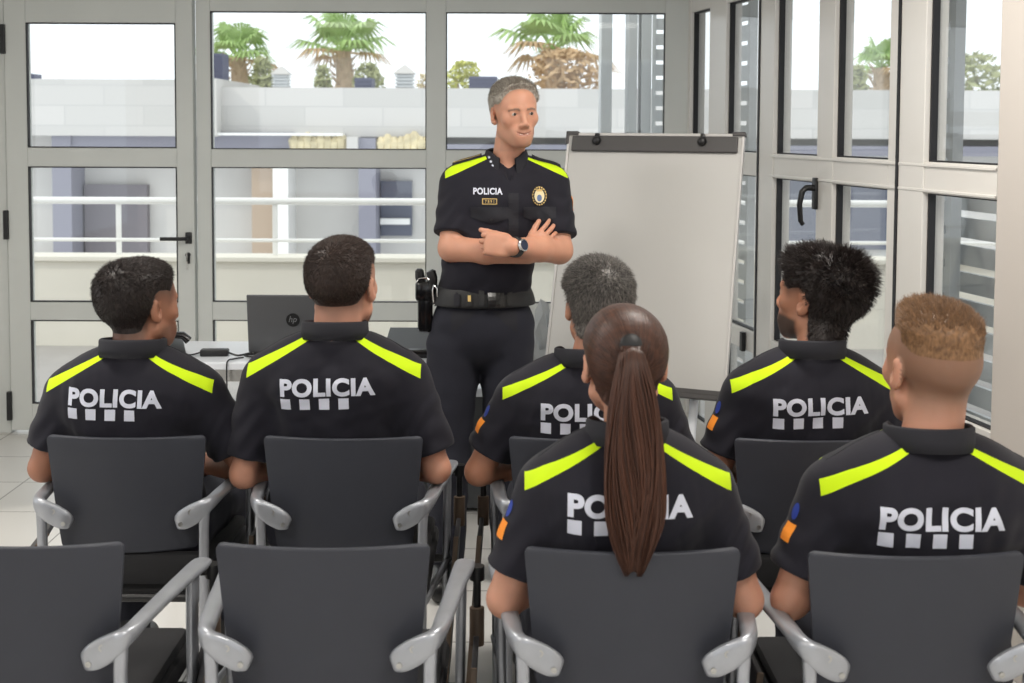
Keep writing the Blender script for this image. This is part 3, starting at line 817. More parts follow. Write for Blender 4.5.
o = m.build('planting_strip', mat('ochre_planting', (196, 184, 150), .9, var=.3, vscale=6), b); o['kind'] = 'stuff'
# roof objects
ROOFZ = bz(88)-.22
struct(MB().box((-30, BY+2.9, ROOFZ-.3), (30, 60, ROOFZ)), 'roof_slab', M_conc)
def vent(px, py0, py1, w, lab):
    x = bx(px, BY+1.5); z0 = bz(py1, BY+1.5); z1 = bz(py0, BY+1.5); t = empty('roof_vent', (x, BY+1.5, z0), 0, lab, 'roof vent', 'roof vents')
    m = MB(); h = z1-z0; 
    for k in range(4): m.box((-w*.46, -w*.46, h*(.02+.15*k)), (w*.46, w*.46, h*(.10+.15*k)), .004)
    m.box((-w*.36, -w*.36, 0), (w*.36, w*.36, h*.6)); m.build('vent_body', M_slat, t)
    m = MB(); m.box((-w*.4, -w*.4, ROOFZ-z0), (w*.4, w*.4, 0)); m.build('base', M_conc, t)
    MB().lathe([(w*.74, h*.6), (w*.70, h*.66), (.03, h)], (0, 0, 0), 4, Matrix.Rotation(R(45), 4, 'Z')).build('cap', M_conc, t)
vent(282, 67, 88, .32, 'louvred roof vent with pyramid cap beside the left palm'); vent(405, 65, 88, .36, 'louvred roof vent with pyramid cap left of the officer')
for px0, px1, py0, py1, lab in ((207, 223, 54, 82, 'dark blue box on the roof at the left window edge'), (355, 372, 78, 88, 'small dark box on the roof under the middle palm'), (469, 497, 76, 89, 'dark louvred box on the roof above the officer'), (25, 32, 75, 82, 'tiny dark box on the roof seen through the door')):
    x0, x1 = bx(px0, BY+1), bx(px1, BY+1); z0, z1 = bz(py1+2, BY+1), bz(py0, BY+1); m = MB()
    m.box((x0, BY+1, z0), (x1, BY+1.5, z1), .01)
    n = max(3, int((z1-z0)/.06))
    for k in range(n): m.box((x0-.01, BY+.98, z0+(z1-z0)*(k+.2)/n), (x1+.01, BY+1.0, z0+(z1-z0)*(k+.6)/n))
    tag(m.build('roof_unit', mat('blue_grey_unit', (84, 88, 112), .6) if 'blue_grey_unit' not in MATS else MATS['blue_grey_unit']), lab, 'roof unit', 'roof units')

def palm(px, pyb, pyt, spr, seed, lab, Y=26, nf=15, droopy=.5):
    rr = random.Random(seed); base = at(px, pyb, Y); base.z = ROOFZ; top = at(px, pyt, Y); H = top.z-base.z
    t = empty('palm_tree', base, 0, lab, 'palm tree', 'palms beyond the roof')
    ct = H*.62; S = spr*Y/F
    m = MB(); m.tube([(0, 0, 0), (.05, 0, ct*.5), (0, 0, ct)], [.26, .2, .16], 10)
    for k in range(26):
        a = k*2.4; z = ct*(.2+.8*k/26); m.tube([(math.cos(a)*.18, math.sin(a)*.18, z), (math.cos(a)*.32, math.sin(a)*.32, z+.14)], [.035, .01], 5)
    m.build('trunk', M_trunk, t)
    for k in range(nf):
        a = k*2.39996 + rr.random()*.4; el = R(75 - 95*(k/nf)) + rr.uniform(-.1, .1)
        m = MB(); L = S*rr.uniform(.5, .8); P0 = Vector((0, 0, ct)); d = Vector((math.cos(a)*math.cos(el), math.sin(a)*math.cos(el), math.sin(el)))
        P1 = P0 + d*L*.55; m.tube([P0, P1], [.03, .02], 5)
        side = d.cross(Vector((0, 0, 1))).normalized(); up = side.cross(d).normalized()
        for j in range(17):                                    # fan leaf of pleated fingers
            b_ = R(-105 + 210*j/16); dd = (d*math.cos(b_) + side*math.sin(b_)).normalized(); ll = L*.62*rr.uniform(.85, 1.1)
            e = P1 + dd*ll*.6 + up*.03; tip = P1 + dd*ll - Vector((0, 0, 1))*ll*droopy*.7
            wv = dd.cross(up).normalized()*ll*.055
            m.poly([P1, e+wv, tip, e-wv], up*.01)
        m.build('frond', M_leaf if k < nf*.8 else M_dry, t)
palm(238, 86, 28, 58, 3, 'left palm above the roof seen through the middle window', nf=14)
palm(343, 88, 18, 66, 4, 'middle palm above the roof seen through the middle window', nf=15)
palm(552, 88, 14, 78, 5, 'broad palm above the roof behind the whiteboard', nf=15)
palm(880, 92, 42, 46, 6, 'palm above the roof seen through the side window', nf=12)
def bush(px, pyb, pyt, wpx, seed, lab, mt, Y=24, n=420, cat='bush'):
    rr = random.Random(seed); base = at(px, pyb, Y); base.z = ROOFZ; H = at(px, pyt, Y).z-base.z; W = wpx*Y/F/2
    t = empty('bush', base, 0, lab, cat, 'shrubs beyond the roof'); m = MB()
    for k in range(n):
        u = rr.uniform(0, 2*PI); v = rr.random()**.5; z = rr.random(); rr_ = W*v*math.sqrt(max(.05, 1-(z*1.0-.25)**2/.7))
        c = Vector((math.cos(u)*rr_, math.sin(u)*rr_*.7, H*z)); s = H*rr.uniform(.05, .11)
        d = Vector((rr.uniform(-1, 1), rr.uniform(-1, 1), rr.uniform(-.6, 1))).normalized(); a = d.orthogonal().normalized()*s*.45
        m.poly([c-d*s, c+a, c+d*s, c-a], d.cross(a).normalized()*.006)
    m.build('foliage', mt, t)
    m = MB()
    for k in range(6): m.tube([(0, 0, -.3), (rr.uniform(-W, W)*.5, rr.uniform(-W, W)*.3, H*.7)], [.03, .01], 5)
    m.build('stem', M_trunk, t)
bush(262, 87, 58, 26, 11, 'olive shrub right of the left palm', M_leaf2)
bush(323, 88, 66, 18, 12, 'small olive shrub left of the middle palm', M_leaf2)
bush(368, 88, 64, 34, 13, 'olive shrub right of the middle palm', M_leaf2)
bush(465, 90, 62, 42, 14, 'yellow-green shrub behind the officer head', mat('yellow_leaf', (176, 178, 92), .7, var=.3, vscale=4))
bush(565, 89, 50, 82, 15, 'dry brown shrub in front of the broad palm', M_dry, n=700)
bush(424, 88, 74, 16, 16, 'low ochre shrub beside the window mullion', MATS['ochre_planting'], n=150)
bush(960, 86, 54, 120, 17, 'green hillside trees behind the side window', M_leaf2, Y=40, n=900, cat='trees')
bush(858, 90, 66, 22, 18, 'small dark shrub left of the side window palm', M_leaf2)

# louvred shutters outside
def louvre(name, lab, M, wdt, z0, z1, pitch, gap, frame=.03):
    t = empty(name, (0, 0, 0), 0, lab, 'louvre shutter', 'louvre shutters outside'); t.matrix_world = M
    m = MB(); m.box((0, -.02, z0), (frame, .02, z1)); m.box((wdt-frame, -.02, z0), (wdt, .02, z1)); m.build('shutter_frame', M_slat, t)
    m = MB(); k = 0; z = z0
    while z < z1:
        m.box((frame, -.012, z), (wdt-frame, .006, min(z1, z+pitch-gap)), 0); z += pitch
    m.build('slats', M_slat, t)
def rmat(u, v, z=0): return MR @ Matrix.Translation((u, v, z))
ul = U_(936)
louvre('louvre_shutter', 'grey louvre shutter outside the side window beside the pillar', rmat(ul-.40, -.30), .34, -.06, 1.36, .098, .026)
louvre('louvre_shutter', 'narrow grey slats standing in for reflections at the top of the side window', rmat(ul-.36, -.22), .12, -.06, 2.25, .12, .03)  # added slats imitate reflections in the upper glass
louvre('louvre_shutter', 'grey louvre shutter outside the farthest side pane', rmat(U_(694)-.10, -.20), .36, -.06, 2.25, .10, .022)
for px0, px1, lab in ((600, 611, 'pale grey folded shutter edge outside the third window'), (627, 636, 'thin grey shutter edge outside the third window'), (640, 650, 'thin grey shutter edge nearest the slats')):
    x0, x1 = X_(px0, 6.75), X_(px1, 6.75)
    tag(MB().box((x0, 6.75, -.05), (x1, 6.95, 2.5), .004).build('shutter_panel', M_slat), lab, 'shutter panel', 'folded shutter edges')
louvre('louvre_shutter', 'grey louvre shutter at the right edge of the third window', Matrix.Translation((X_(651, 6.75), 6.75, 0)), .12, -.06, 2.5, .085, .022, .018)
# overhang of the storey above, outside on the right
m = MB(); m.box((-.5, -1.6, 2.62), (8, -.1, 2.8), 0, MR); struct(m, 'overhang', M_slat)

# ------------------------------------------------------------------ chairs
def sweep(mb, pts, sides, wh, n=14, e=2.6):
    "sweeps a rounded rectangle: wh = (half width along side, half height along the other axis)"
    pts = [Vector(p) for p in pts]; rings = []
    for i, p in enumerate(pts):
        d = (pts[min(i+1, len(pts)-1)]-pts[max(i-1, 0)]).normalized()
        s = Vector(sides[i]); s = (s-d*s.dot(d)).normalized(); u = d.cross(s).normalized()
        ring = []
        for k in range(n):
            a = 2*PI*k/n; ca, sa = math.cos(a), math.sin(a)
            x = math.copysign(abs(ca)**(2/e), ca)*wh[i][0]; y = math.copysign(abs(sa)**(2/e), sa)*wh[i][1]
            ring.append(mb.bm.verts.new(p+s*x+u*y))
        rings.append(ring)
    for i in range(len(rings)-1):
        for k in range(n): mb.bm.faces.new((rings[i][k], rings[i][(k+1) % n], rings[i+1][(k+1) % n], rings[i+1][k]))
    mb.bm.faces.new(rings[0][::-1]); mb.bm.faces.new(rings[-1])
def interp_path(keys, n):
    "Catmull-Rom through key tuples"
    out = []
    K = [keys[0]]+list(keys)+[keys[-1]]
    for i in range(1, len(K)-2):
        for j in range(n):
            t = j/n
            out.append([.5*((2*K[i][c]) + (-K[i-1][c]+K[i+1][c])*t + (2*K[i-1][c]-5*K[i][c]+4*K[i+1][c]-K[i+2][c])*t*t + (-K[i-1][c]+3*K[i][c]-3*K[i+1][c]+K[i+2][c])*t**3) for c in range(len(K[0]))])
    out.append(list(keys[-1])); return out
def make_chair():
    t = empty('conference_chair')
    # back panel: tapered, slightly bowed plate with small rounded corners
    zt_, zb_, wt, wb_, rc, th = .824, .528, .201, .170, .014, .012
    bm = bmesh.new(); rows = []
    zs = [0, .002, .005, .009, rc] + [rc+(zt_-zb_-2*rc)*k/12 for k in range(1, 12)] + [zt_-zb_-rc, zt_-zb_-.009, zt_-zb_-.005, zt_-zb_-.002, zt_-zb_]
    nu = 22
    for side in (0, 1):
        for dz in zs:
            f = dz/(zt_-zb_); w_ = wb_+(wt-wb_)*f**.85
            e = min(dz, zt_-zb_-dz); cut = rc-math.sqrt(max(0, rc*rc-(rc-e)**2)) if e < rc else 0
            w_ -= cut; row = []
            for k in range(nu+1):
                u = -1+2*k/nu; x = u*w_; y = .030*(u*u)*1.0 - .004 + (1-f)*.018 + side*th
                edge = .0015 if (abs(u) > .99 or dz in (0, zt_-zb_)) else 0
                row.append(bm.verts.new((x, y + (edge if side == 0 else -edge), zb_+dz)))
            rows.append(row)
    nz = len(zs)
    for s_ in (0, 1):
        for i in range(nz-1):
            for k in range(nu):
                a, b_ = rows[s_*nz+i], rows[s_*nz+i+1]; bm.faces.new((a[k], a[k+1], b_[k+1], b_[k]))
    for i in range(nz-1):
        for k in (0, nu): bm.faces.new((rows[i][k], rows[i+1][k], rows[nz+i+1][k], rows[nz+i][k]))
    for k in range(nu):
        for i in (0, nz-1): bm.faces.new((rows[i][k], rows[i][k+1], rows[nz+i][k+1], rows[nz+i][k]))
    mb = MB(); mb.bm.free(); mb.bm = bm; mb.build('backrest', M_panel, t, True)
    # seat: padded pan with a soft front edge
    m = MB(); m.box((-.215, .035, .405), (.215, .475, .455), .018); m.box((-.205, .045, .45), (.205, .46, .485), .016)
    m.build('seat', M_seat, t, True)
    m = MB(); m.box((-.20, .012, .445), (.20, .05, .525), .012); m.build('seat_back_pad', M_seat, t, True)
    for s in (-1, 1):
        # arm: flat teardrop bracket on the back panel, bend, then the armrest forward
        keys = [(.132, .004, .606, .012, .002), (.137, .000, .610, .018, .007), (.149, -.004, .618, .024, .009), (.168, -.006, .630, .026, .009), (.190, -.008, .644, .024, .010),
                (.207, -.004, .655, .020, .013), (.217, .020, .661, .015, .015), (.222, .06, .664, .011, .017), (.232, .16, .664, .010, .018), (.241, .27, .660, .010, .020), (.250, .37, .655, .010, .023), (.252, .398, .653, .009, .020), (.253, .408, .652, .004, .010)]
        P = interp_path(keys, 4); m = MB(); pts = []; sd = []; wh = []
        for p in P:
            pts.append((s*p[0], p[1], p[2])); a = min(1, max(0, (p[1]+.004)/.05))
            sd.append((0, 0, 1)); wh.append((p[3], p[4]))
        sweep(m, pts, sd, wh, 16); a = m.build('armrest', M_alu, t, True)
        for x, z, r_ in ((.146, .611, .0045), (.172, .642, .0055)):
            m = MB(); m.lathe([(r_*1.25, 0), (r_*1.25, .002), (r_*.7, .002), (r_*.6, .0012)], (s*x, -.0135, z), 14, Matrix.Rotation(R(90), 4, 'X'))
            m.build('screw', M_steel, a, True)
        m = MB(); sweep(m, [(s*.204, -.002, .655), (s*.202, -.004, .60), (s*.200, -.004, .3), (s*.200, -.012, .0)], [(1, 0, 0)]*4, [(.013, .012), (.012, .011), (.012, .011), (.012, .011)], 14)
        m.build('leg', M_alu, t, True)
        m = MB(); sweep(m, [(s*.246, .335, .652), (s*.246, .33, .60), (s*.242, .34, .3), (s*.240, .37, .0)], [(0, 1, 0)]*4, [(.028, .011), (.026, .011), (.025, .010), (.025, .010)], 14)
        m.build('leg', M_alu, t, True)
        m = MB(); m.tube([(s*.20, -.0, .40), (s*.25, .34, .40)], .010, 10); m.build('side_rail', M_alu, t, True)
        m = MB(); m.tube([(s*.20, 0, .17), (s*.247, .35, .17)], .009, 10); m.build('side_rail', M_alu, t, True)
    m = MB(); m.tube([(-.245, .34, .40), (.245, .34, .40)], .011, 10); m.build('cross_bar', M_black, t, True)
    m = MB(); m.tube([(-.2, 0.0, .42), (.2, 0.0, .42)], .011, 10); m.build('cross_bar', M_black, t, True)
    return t
def add_tablet(ch, s, yaw=0, tilt=0, drop=0):
    "folded writing tablet hanging from the arm tip"
    M = Matrix.Translation((s*.252, .375, .64)) @ Matrix.Rotation(R(yaw), 4, 'Z')
    m = MB(); m.tube([(0, 0, 0), (s*.026, 0, 0)], .010, 12); m.tube([(s*.026, 0, .012), (s*.026, 0, -.11)], .0085, 12)
    m.tube([(s*.026, 0, -.015), (s*.026, 0, .015)], .016, 12)
    h = m.build('tablet_hinge', M_black, ch, True, M)
    m = MB(); m.tube([(s*.026, -.004, -.075), (s*.026, -.010, -.155)], .016, 12); m.build('hinge_sleeve', M_brown, h, True, M)
    T = M @ Matrix.Translation((s*.027, -.01, -.10)) @ Matrix.Rotation(R(tilt), 4, 'Y')
    m = MB(); m.box((-.006, -.17, -.47), (.006, .07, -.03), .003); o = m.build('writing_tablet', M_tablet, ch, False, T)
    m = MB(); m.box((-.0065, -.175, -.472), (.0065, -.169, -.028), .001); m.build('edge_band', M_brown, o, False, T)
AY, BYR = 2.95, 2.17
proto = make_chair()
chairs = {}
CH = [('A1', 124, AY, 0, 'grey conference chair under the officer at the left end of the far row'),
      ('A2', 342, AY, 0, 'grey conference chair under the second officer from the left, far row'),
      ('A3', 588, AY, -1, 'grey conference chair mostly hidden behind the woman with the ponytail'),
      ('A4', 815, AY, 1, 'grey conference chair under the dark-haired officer near the side window'),
      ('B1', 10, BYR, 0, 'empty grey chair cut by the left edge of the photo'),
      ('B2', 320.5, BYR, 0, 'empty grey chair in the near row between the cut-off chair and the woman'),
      ('B3', 634, 2.155, 0, 'grey conference chair under the woman with the long ponytail'),
      ('B4', 922, 2.14, 1, 'grey conference chair under the fair-haired officer at the lower right')]
for i, (k, px, Y, rz, lab) in enumerate(CH):
    o = proto if i == 0 else copy_tree(proto)
    o.location = (at(px, 560, Y).x, Y, 0); o.rotation_euler.z = R(rz)
    tag(o, lab, 'chair', 'conference chairs in two rows'); chairs[k] = o
add_tablet(chairs['B1'], 1, 14, 14); add_tablet(chairs['B2'], 1, 0, 3); add_tablet(chairs['A2'], 1, 0, 4); add_tablet(chairs['A3'], -1, 0, 4); add_tablet(chairs['A1'], -1, 10, 38); add_tablet(chairs['B3'], 1, 0, 6); add_tablet(chairs['A1'], 1, 0, 3)

# ------------------------------------------------------------------ people
SK = {'tan': (158, 112, 90), 'fair': (190, 142, 120), 'mid': (172, 124, 100)}
def polo_prims(L, xs, arms, cut=.72, shr=0., slim=1.):
    g = lambda r_: max(.01, r_*xs - shr)
    P = [('ell', (L(0, .135, .60), (g(.172*slim), g(.125), .16-shr)), .03),
         ('ell', (L(0, .130, .74), (g(.160*slim), g(.113), .17-shr)), .06),
         ('ell', (L(0, .125, .875), (g(.176*slim), g(.115), .165-shr)), .06),
         ('ell', (L(-.075, .085, .925), (g(.085), g(.075), .10-shr)), .06), ('ell', (L(.075, .085, .925), (g(.085), g(.075), .10-shr)), .06),
         ('rc', (L(-.125*slim, .115, .915), L(.125*slim, .115, .915), g(.066), g(.066)), .06),
         ('rc', (L(-.035, .100, .992), L(-.155*slim, .112, .934), g(.046), g(.046)), .05), ('rc', (L(.035, .100, .992), L(.155*slim, .112, .934), g(.046), g(.046)), .05)]
    return P
def sleeve(P, sh, el, r1, r2, cut):
    sh = np.asarray(sh, np.float32); el = np.asarray(el, np.float32); d = el-sh; L = np.linalg.norm(d); d = d/L
    v = d_rc(P, sh, el, r1, r2)
    # folds run round the sleeve
    t = (P-sh) @ d
    v = v + .0022*np.sin(t*95 + 5*np.sin(P[:, 0]*30))*sstep(.02, .08, t)
    return smax(v, t-L*cut, .006)

def seated(key, px, dy, lab, grp, zneck, xs, slim, head, hairm, skin, stub, text_z, text_px, text_rot=0, elL=None, elR=None, wrL=None, wrR=None, patch=False, beard=0, stub_s=.6, collar_w=1., stub_line=None, cut=.72, neck_dx=0, rz=0, nopanel=0):
    Y0 = AY if key[0] == 'A' else BYR
    X = at(px, 400, Y0+.08).x
    t = empty('person', (X, Y0+dy, 0), R(rz), lab, 'person', grp)
    zneck = at(px, zneck, Y0+.13).z; text_z = at(px, text_z, Y0+.03).z
    zs = (zneck-.45)/.58
    L = lambda x, y, z: (x*xs, y*xs, .45+(z-.45)*zs)
    sh = {-1: L(-.176*slim, .115, .912), 1: L(.176*slim, .115, .912)}
    el = {-1: elL or (-.245, .11, .70), 1: elR or (.245, .11, .70)}
    wr = {-1: wrL or (-.10, .33, .66), 1: wrR or (.10, .33, .66)}
    hc = np.array((head['c'][0], head['c'][1], at(px, head['c'][2], Y0+dy+head['c'][1]+.0).z - head['s']*(.112+head['top']*.6)), np.float32); hR = rot(*head['rot']); hs = head['s']
    hp = head_prims(head.get('jaw', 1), head.get('fat', 0))
    # body
    B = [('ell', (L(0, .15, .66), (.12*xs, .08, .22)), .01), ('ell', (L(0, .14, .86), (.13*xs, .07, .12)), .05), ('rc', (L(-.14*slim, .115, .905), L(.14*slim, .115, .905), .045, .045), .05),
         ('rc', (L(neck_dx*.3, .105, .97), tuple(hc + hR @ V3(0, -.028, -.03)*hs), .053*head.get('neck', 1)*hs, .050*hs*head.get('neck', 1)), .04),
         ('grp', (tuple(hc), hR, hs, hp), .018)]
    for s in (-1, 1):
        B += [('rc', (sh[s], el[s], .048, .036), .02), ('rc', (el[s], wr[s], .037*head.get('arm', 1), .028), .010)]
        d = Vector(wr[s])-Vector(el[s]); d.z -= .03
        B += hand_prims(wr[s], d, (s*.5, 0, 1), s, (30, 35, 25), .97)
        B += [('rc', (L(s*.085, .13, .56), (s*.13, .50, .52), .075, .05), .02), ('rc', ((s*.13, .50, .52), (s*.14, .50, .12), .045, .035), .02)]
    f = lambda P: run(B, P)
    v, q = surf(f, (-.42, -.12, .05), (.42, .72, hc[2]+.16), .0042)
    me = mesh_np('body', v, q)
    ph = ((v-hc) @ hR)/hs
    zh = hairline(stub_line or head['line'], ph[:, 1])
    inhead = (np.abs(ph[:, 0]) < .1) & (ph[:, 2] > -.11) & (np.abs(ph[:, 1]) < .13)
    earm = (np.abs(ph[:, 0]) > .078) | ((np.abs(ph[:, 0]) > .066) & (np.abs(ph[:, 1]+.008) < .017) & (ph[:, 2] < .02))
    st = sstep(-.036, .030, ph[:, 2]-zh)*stub_s*inhead*(~earm)
    if beard: st = np.maximum(st, beard*sstep(-.045, -.06, ph[:, 2])*sstep(-.0, .02, ph[:, 1])*inhead*(ph[:, 2] > -.125))
    vattr(me, 'tint', np.stack([st, st*0, st*0], 1))
    sm = skin_mat('skin', SK[skin] if isinstance(skin, str) else skin, stub)
    link('body', me, sm, t)
    for s in (-1, 1):
        c = hc + hR @ V3(s*.031, .0765, .002)*hs; m = MB()
        bmesh.ops.create_uvsphere(m.bm, u_segments=16, v_segments=10, radius=.0125*hs, matrix=Matrix.Translation(c.tolist())); m.build('eye', M_eyew, t, True)
    hd = dict(head); hd['R'] = hR; hd['post'] = lambda W: W
    hd['c'] = hc; hd['nb'] = ((np.array(L(0, .105, .97), np.float32)-hc) @ hR)/hs; make_hair(hd, t, hairm)
    # polo shirt
    PP = polo_prims(L, xs, None, slim=slim)
    nb = np.array(L(0, .105, 1.03), np.float32)
    seed = sum(map(ord, key))
    def fs(P):
        d = run(PP, P)
        zz = P[:, 2]
        fold = noise3(P*V3(1, 1, 2.1), 26, seed)*.0085*sstep(.99*zneck, .84*zneck, zz) + noise3(P*V3(1.6, 1, 1.2), 58, seed+1)*.003*sstep(1.0*zneck, .92*zneck, zz)
        d = d + fold
        for s in (-1, 1): d = smin(d, sleeve(P, sh[s], el[s], .060*xs, .064*xs, cut), .035)
        d = smax(d, .50-zz, .004)
        dn = d_rc(P, nb - V3(0, 0, .05), nb + V3(0, .005, .08), .050*xs, .060*xs)
        return smax(d, -dn, .006)
    v2, q2 = surf(fs, (-.42, -.12, .48), (.42, .36, zneck+.06), .0042)
    me = mesh_np('polo_shirt', v2, q2)
    rest = (v2-nb)/V3(xs, xs, zs); vattr(me, 'rest', rest)
    shirt = link('polo_shirt', me, M_shirt, t)
    cm = collar_mesh(nb[0]+neck_dx*.3, nb[1]-.006, zneck-.006, .079*collar_w, .072*collar_w, .038, .012, 60, .10, lambda V: V, th=.003)
    link('collar', cm, M_collar, shirt)
    dp = Drape(v2, q2)
    # printed back
    tx = at(text_px, 400, Y0+.02).x - X; tw = .240 if Y0 == AY else .234
    ux = (math.cos(R(text_rot)), 0, math.sin(R(text_rot))); uz = (-math.sin(R(text_rot)), 0, math.cos(R(text_rot)))
    lay(text_bm('POLICIA', .046, .045, tw), 'back_lettering', M_silver, shirt, dp, (tx, -.05, text_z), ux, uz, (0, 1, 0), .0018)
    for k in range(4):
        lay(rect_bm(.026, .028, -tw/2+.013+k*.0490, -.042), 'printed_square', M_silver, shirt, dp, (tx, -.05, text_z), ux, uz, (0, 1, 0), .0018)
    # shoulder straps
    for s in (-1, 1):
        b0 = L(s*.085, .135, 1.0); b1 = L(s*.190*slim, .125, .96)
        dx = Vector(b1)-Vector(b0); ln = dx.length; dxn = Vector((dx.x, dx.y, 0)).normalized()
        lay(rect_bm(abs(dx.x)*1.0, .044, abs(dx.x)*.5, 0), 'shoulder_strap', M_navy2, shirt, dp, (b0[0], b0[1], 1.15), dxn, (0, 1, 0), (0, 0, -1), .001, .02, thick=-.004)
    if patch:
        d = Vector(el[-1])-Vector(sh[-1]); c = Vector(sh[-1])+d*.34
        n_ = Vector((-1, -.35, .1)).normalized(); up = (-d).normalized(); si = up.cross(n_).normalized()
        lay(rect_bm(.030, .036, 0, 0), 'flag_patch', M_orange, shirt, dp, c, si, up, -n_, .0015)
        lay(disc_bm(.010, .017), 'round_patch', M_bluep, shirt, dp, c+up*.042, si, up, -n_, .002)
    # trousers
    TP = [('ell', (L(0, .14, .545), (.168*xs*slim, .14, .11)), .03)]
    for s in (-1, 1):
        TP += [('rc', (L(s*.09, .15, .54), (s*.13, .50, .525), .094, .070), .04), ('rc', ((s*.13, .50, .525), (s*.145, .50, .11), .068, .055), .03)]
    def ft(P):
        d = run(TP, P) + noise3(P, 40, seed)*.004
        return smax(smax(d, P[:, 2]-.60*1.0, .004), .10-P[:, 2], .004)
    v3, q3 = surf(ft, (-.3, -.06, .08), (.3, .62, .64), .007)
    me = mesh_np('trousers', v3, q3); link('trousers', me, M_trous, t)
    for s in (-1, 1):
        SP = [('rc', ((s*.14, .46, .05), (s*.15, .66, .035), .046, .040), .03), ('rc', ((s*.14, .48, .06), (s*.14, .49, .15), .045, .048), .03)]
        v4, q4 = surf(lambda P: smax(run(SP, P), .002-P[:, 2], .01), (s*.145-.09, .38, -.01), (s*.145+.09, .73, .22), .006)
        link('shoe', mesh_np('shoe', v4, q4), M_shoe, t)
    return t, shirt, dp, L

H_BLACK = hair_mat('hair_near_black', (30, 25, 24), (52, 44, 42), .42)
H_DARK = hair_mat('hair_dark_brown', (38, 30, 28), (66, 52, 46), .45)
H_SALT = hair_mat('hair_salt_and_pepper', (46, 44, 44), (150, 144, 138), .45)
H_LONG = hair_mat('hair_long_brown', (38, 24, 20), (84, 53, 40), .42)
H_FAIR = hair_mat('hair_light_brown', (88, 64, 45), (146, 110, 78), .45)
H_GREY = hair_mat('hair_silver', (140, 132, 122), (206, 200, 190), .5)
GP = 'officers seated in two rows seen from behind'

seated('A1', 129, .02, 'seated officer with dark faded hair turned to the right, leftmost', GP, 351, 1.0, 1.0,
       dict(c=(.0, .17, 260), rot=(37, 2, 0), s=1.0, line='nape1', side=.009, top=.019, fade=.06, crown=.004, n=9000, len=.5, seed=2, rad=.0008, jaw=1.0), H_BLACK, 'tan', (44, 36, 33),
       398, 113.5, -1.2, elL=(-.238, .10, .715), elR=(.285, .13, .70), wrR=(.10, .36, .66), stub_s=.75, beard=.45)
seated('A2', 333, .02, 'seated officer with short dark hair and thin crown, second from left', GP, 334, 1.05, 1.0,
       dict(c=(.012, .16, 237), rot=(14, 3, 0), s=1.08, line='fade', side=.006, top=.010, fade=.06, n=11000, len=.9, seed=3, rad=.0007, neck=1.1, fat=.004), H_DARK, 'fair', (70, 56, 50),
       387, 327, 1.5, cut=.80, elL=(-.238, .10, .70), elR=(.262, .10, .715), stub_s=.6, beard=.6)
seated('A3', 588, .03, 'seated officer with salt and pepper hair in front of the whiteboard', GP, 361, 1.03, 1.0,
       dict(c=(.03, .17, 258), rot=(-14, 2, 0), s=1.04, line='nape1', side=.009, top=.014, fade=.02, n=11000, len=1.2, seed=4, rad=.0008, grey=.22, neck=1.0), H_SALT, 'mid', (80, 72, 66),
       413, 589, 0, elL=(-.28, .12, .70), patch=True, stub_s=.5)
seated('A4', 815, .02, 'seated bearded officer with tousled black hair looking left', GP, 352, 1.0, .97,
       dict(c=(.030, .17, 249), rot=(-43, 8, 0), s=1.06, line='nape', side=.009, top=.019, fade=.02, crown=.008, quiff=.004, style='spiky', n=8000, len=1.0, amp=.004, nsc=110, seed=5, rad=.0011), H_BLACK, 'mid', (40, 34, 32),
       406, 822, 2, patch=True, stub_s=.8, beard=.9)
w_, wsh, wdp, wL = seated('B3', 629, .02, 'seated woman with a long brown ponytail hanging down her back', GP, 434, .93, .97,
       dict(c=(.0, .165, 305), rot=(-6, 4, 0), s=1.0, line='low', side=.007, top=.010, fade=.012, style='pulled', n=7000, len=3.0, amp=.0004, seed=6, rad=.0006, neck=.86), H_LONG, 'fair', (70, 48, 38),
       505, 632, 0, patch=True, stub_s=.7, collar_w=.93, elL=(-.232, .10, .685), elR=(.232, .10, .685), cut=.74)
seated('B4', 937, .02, 'seated officer with fair hair shaved at the sides, lower right', GP, 441, 1.02, 1.02,
       dict(c=(.026, .17, 304), rot=(-12, 2, 0), s=1.05, line='high', side=.004, top=.019, t0=.05, fade=.09, crown=.0, quiff=.014, n=9000, len=.8, amp=.002, nsc=160, seed=8, rad=.0008, style='brushed', neck=1.05), H_FAIR, 'fair', (108, 82, 65),
       518, 947, 0, patch=True, stub_s=.8, stub_line='fade', elL=(-.262, .10, .685), elR=(.27, .10, .69), cut=.74)

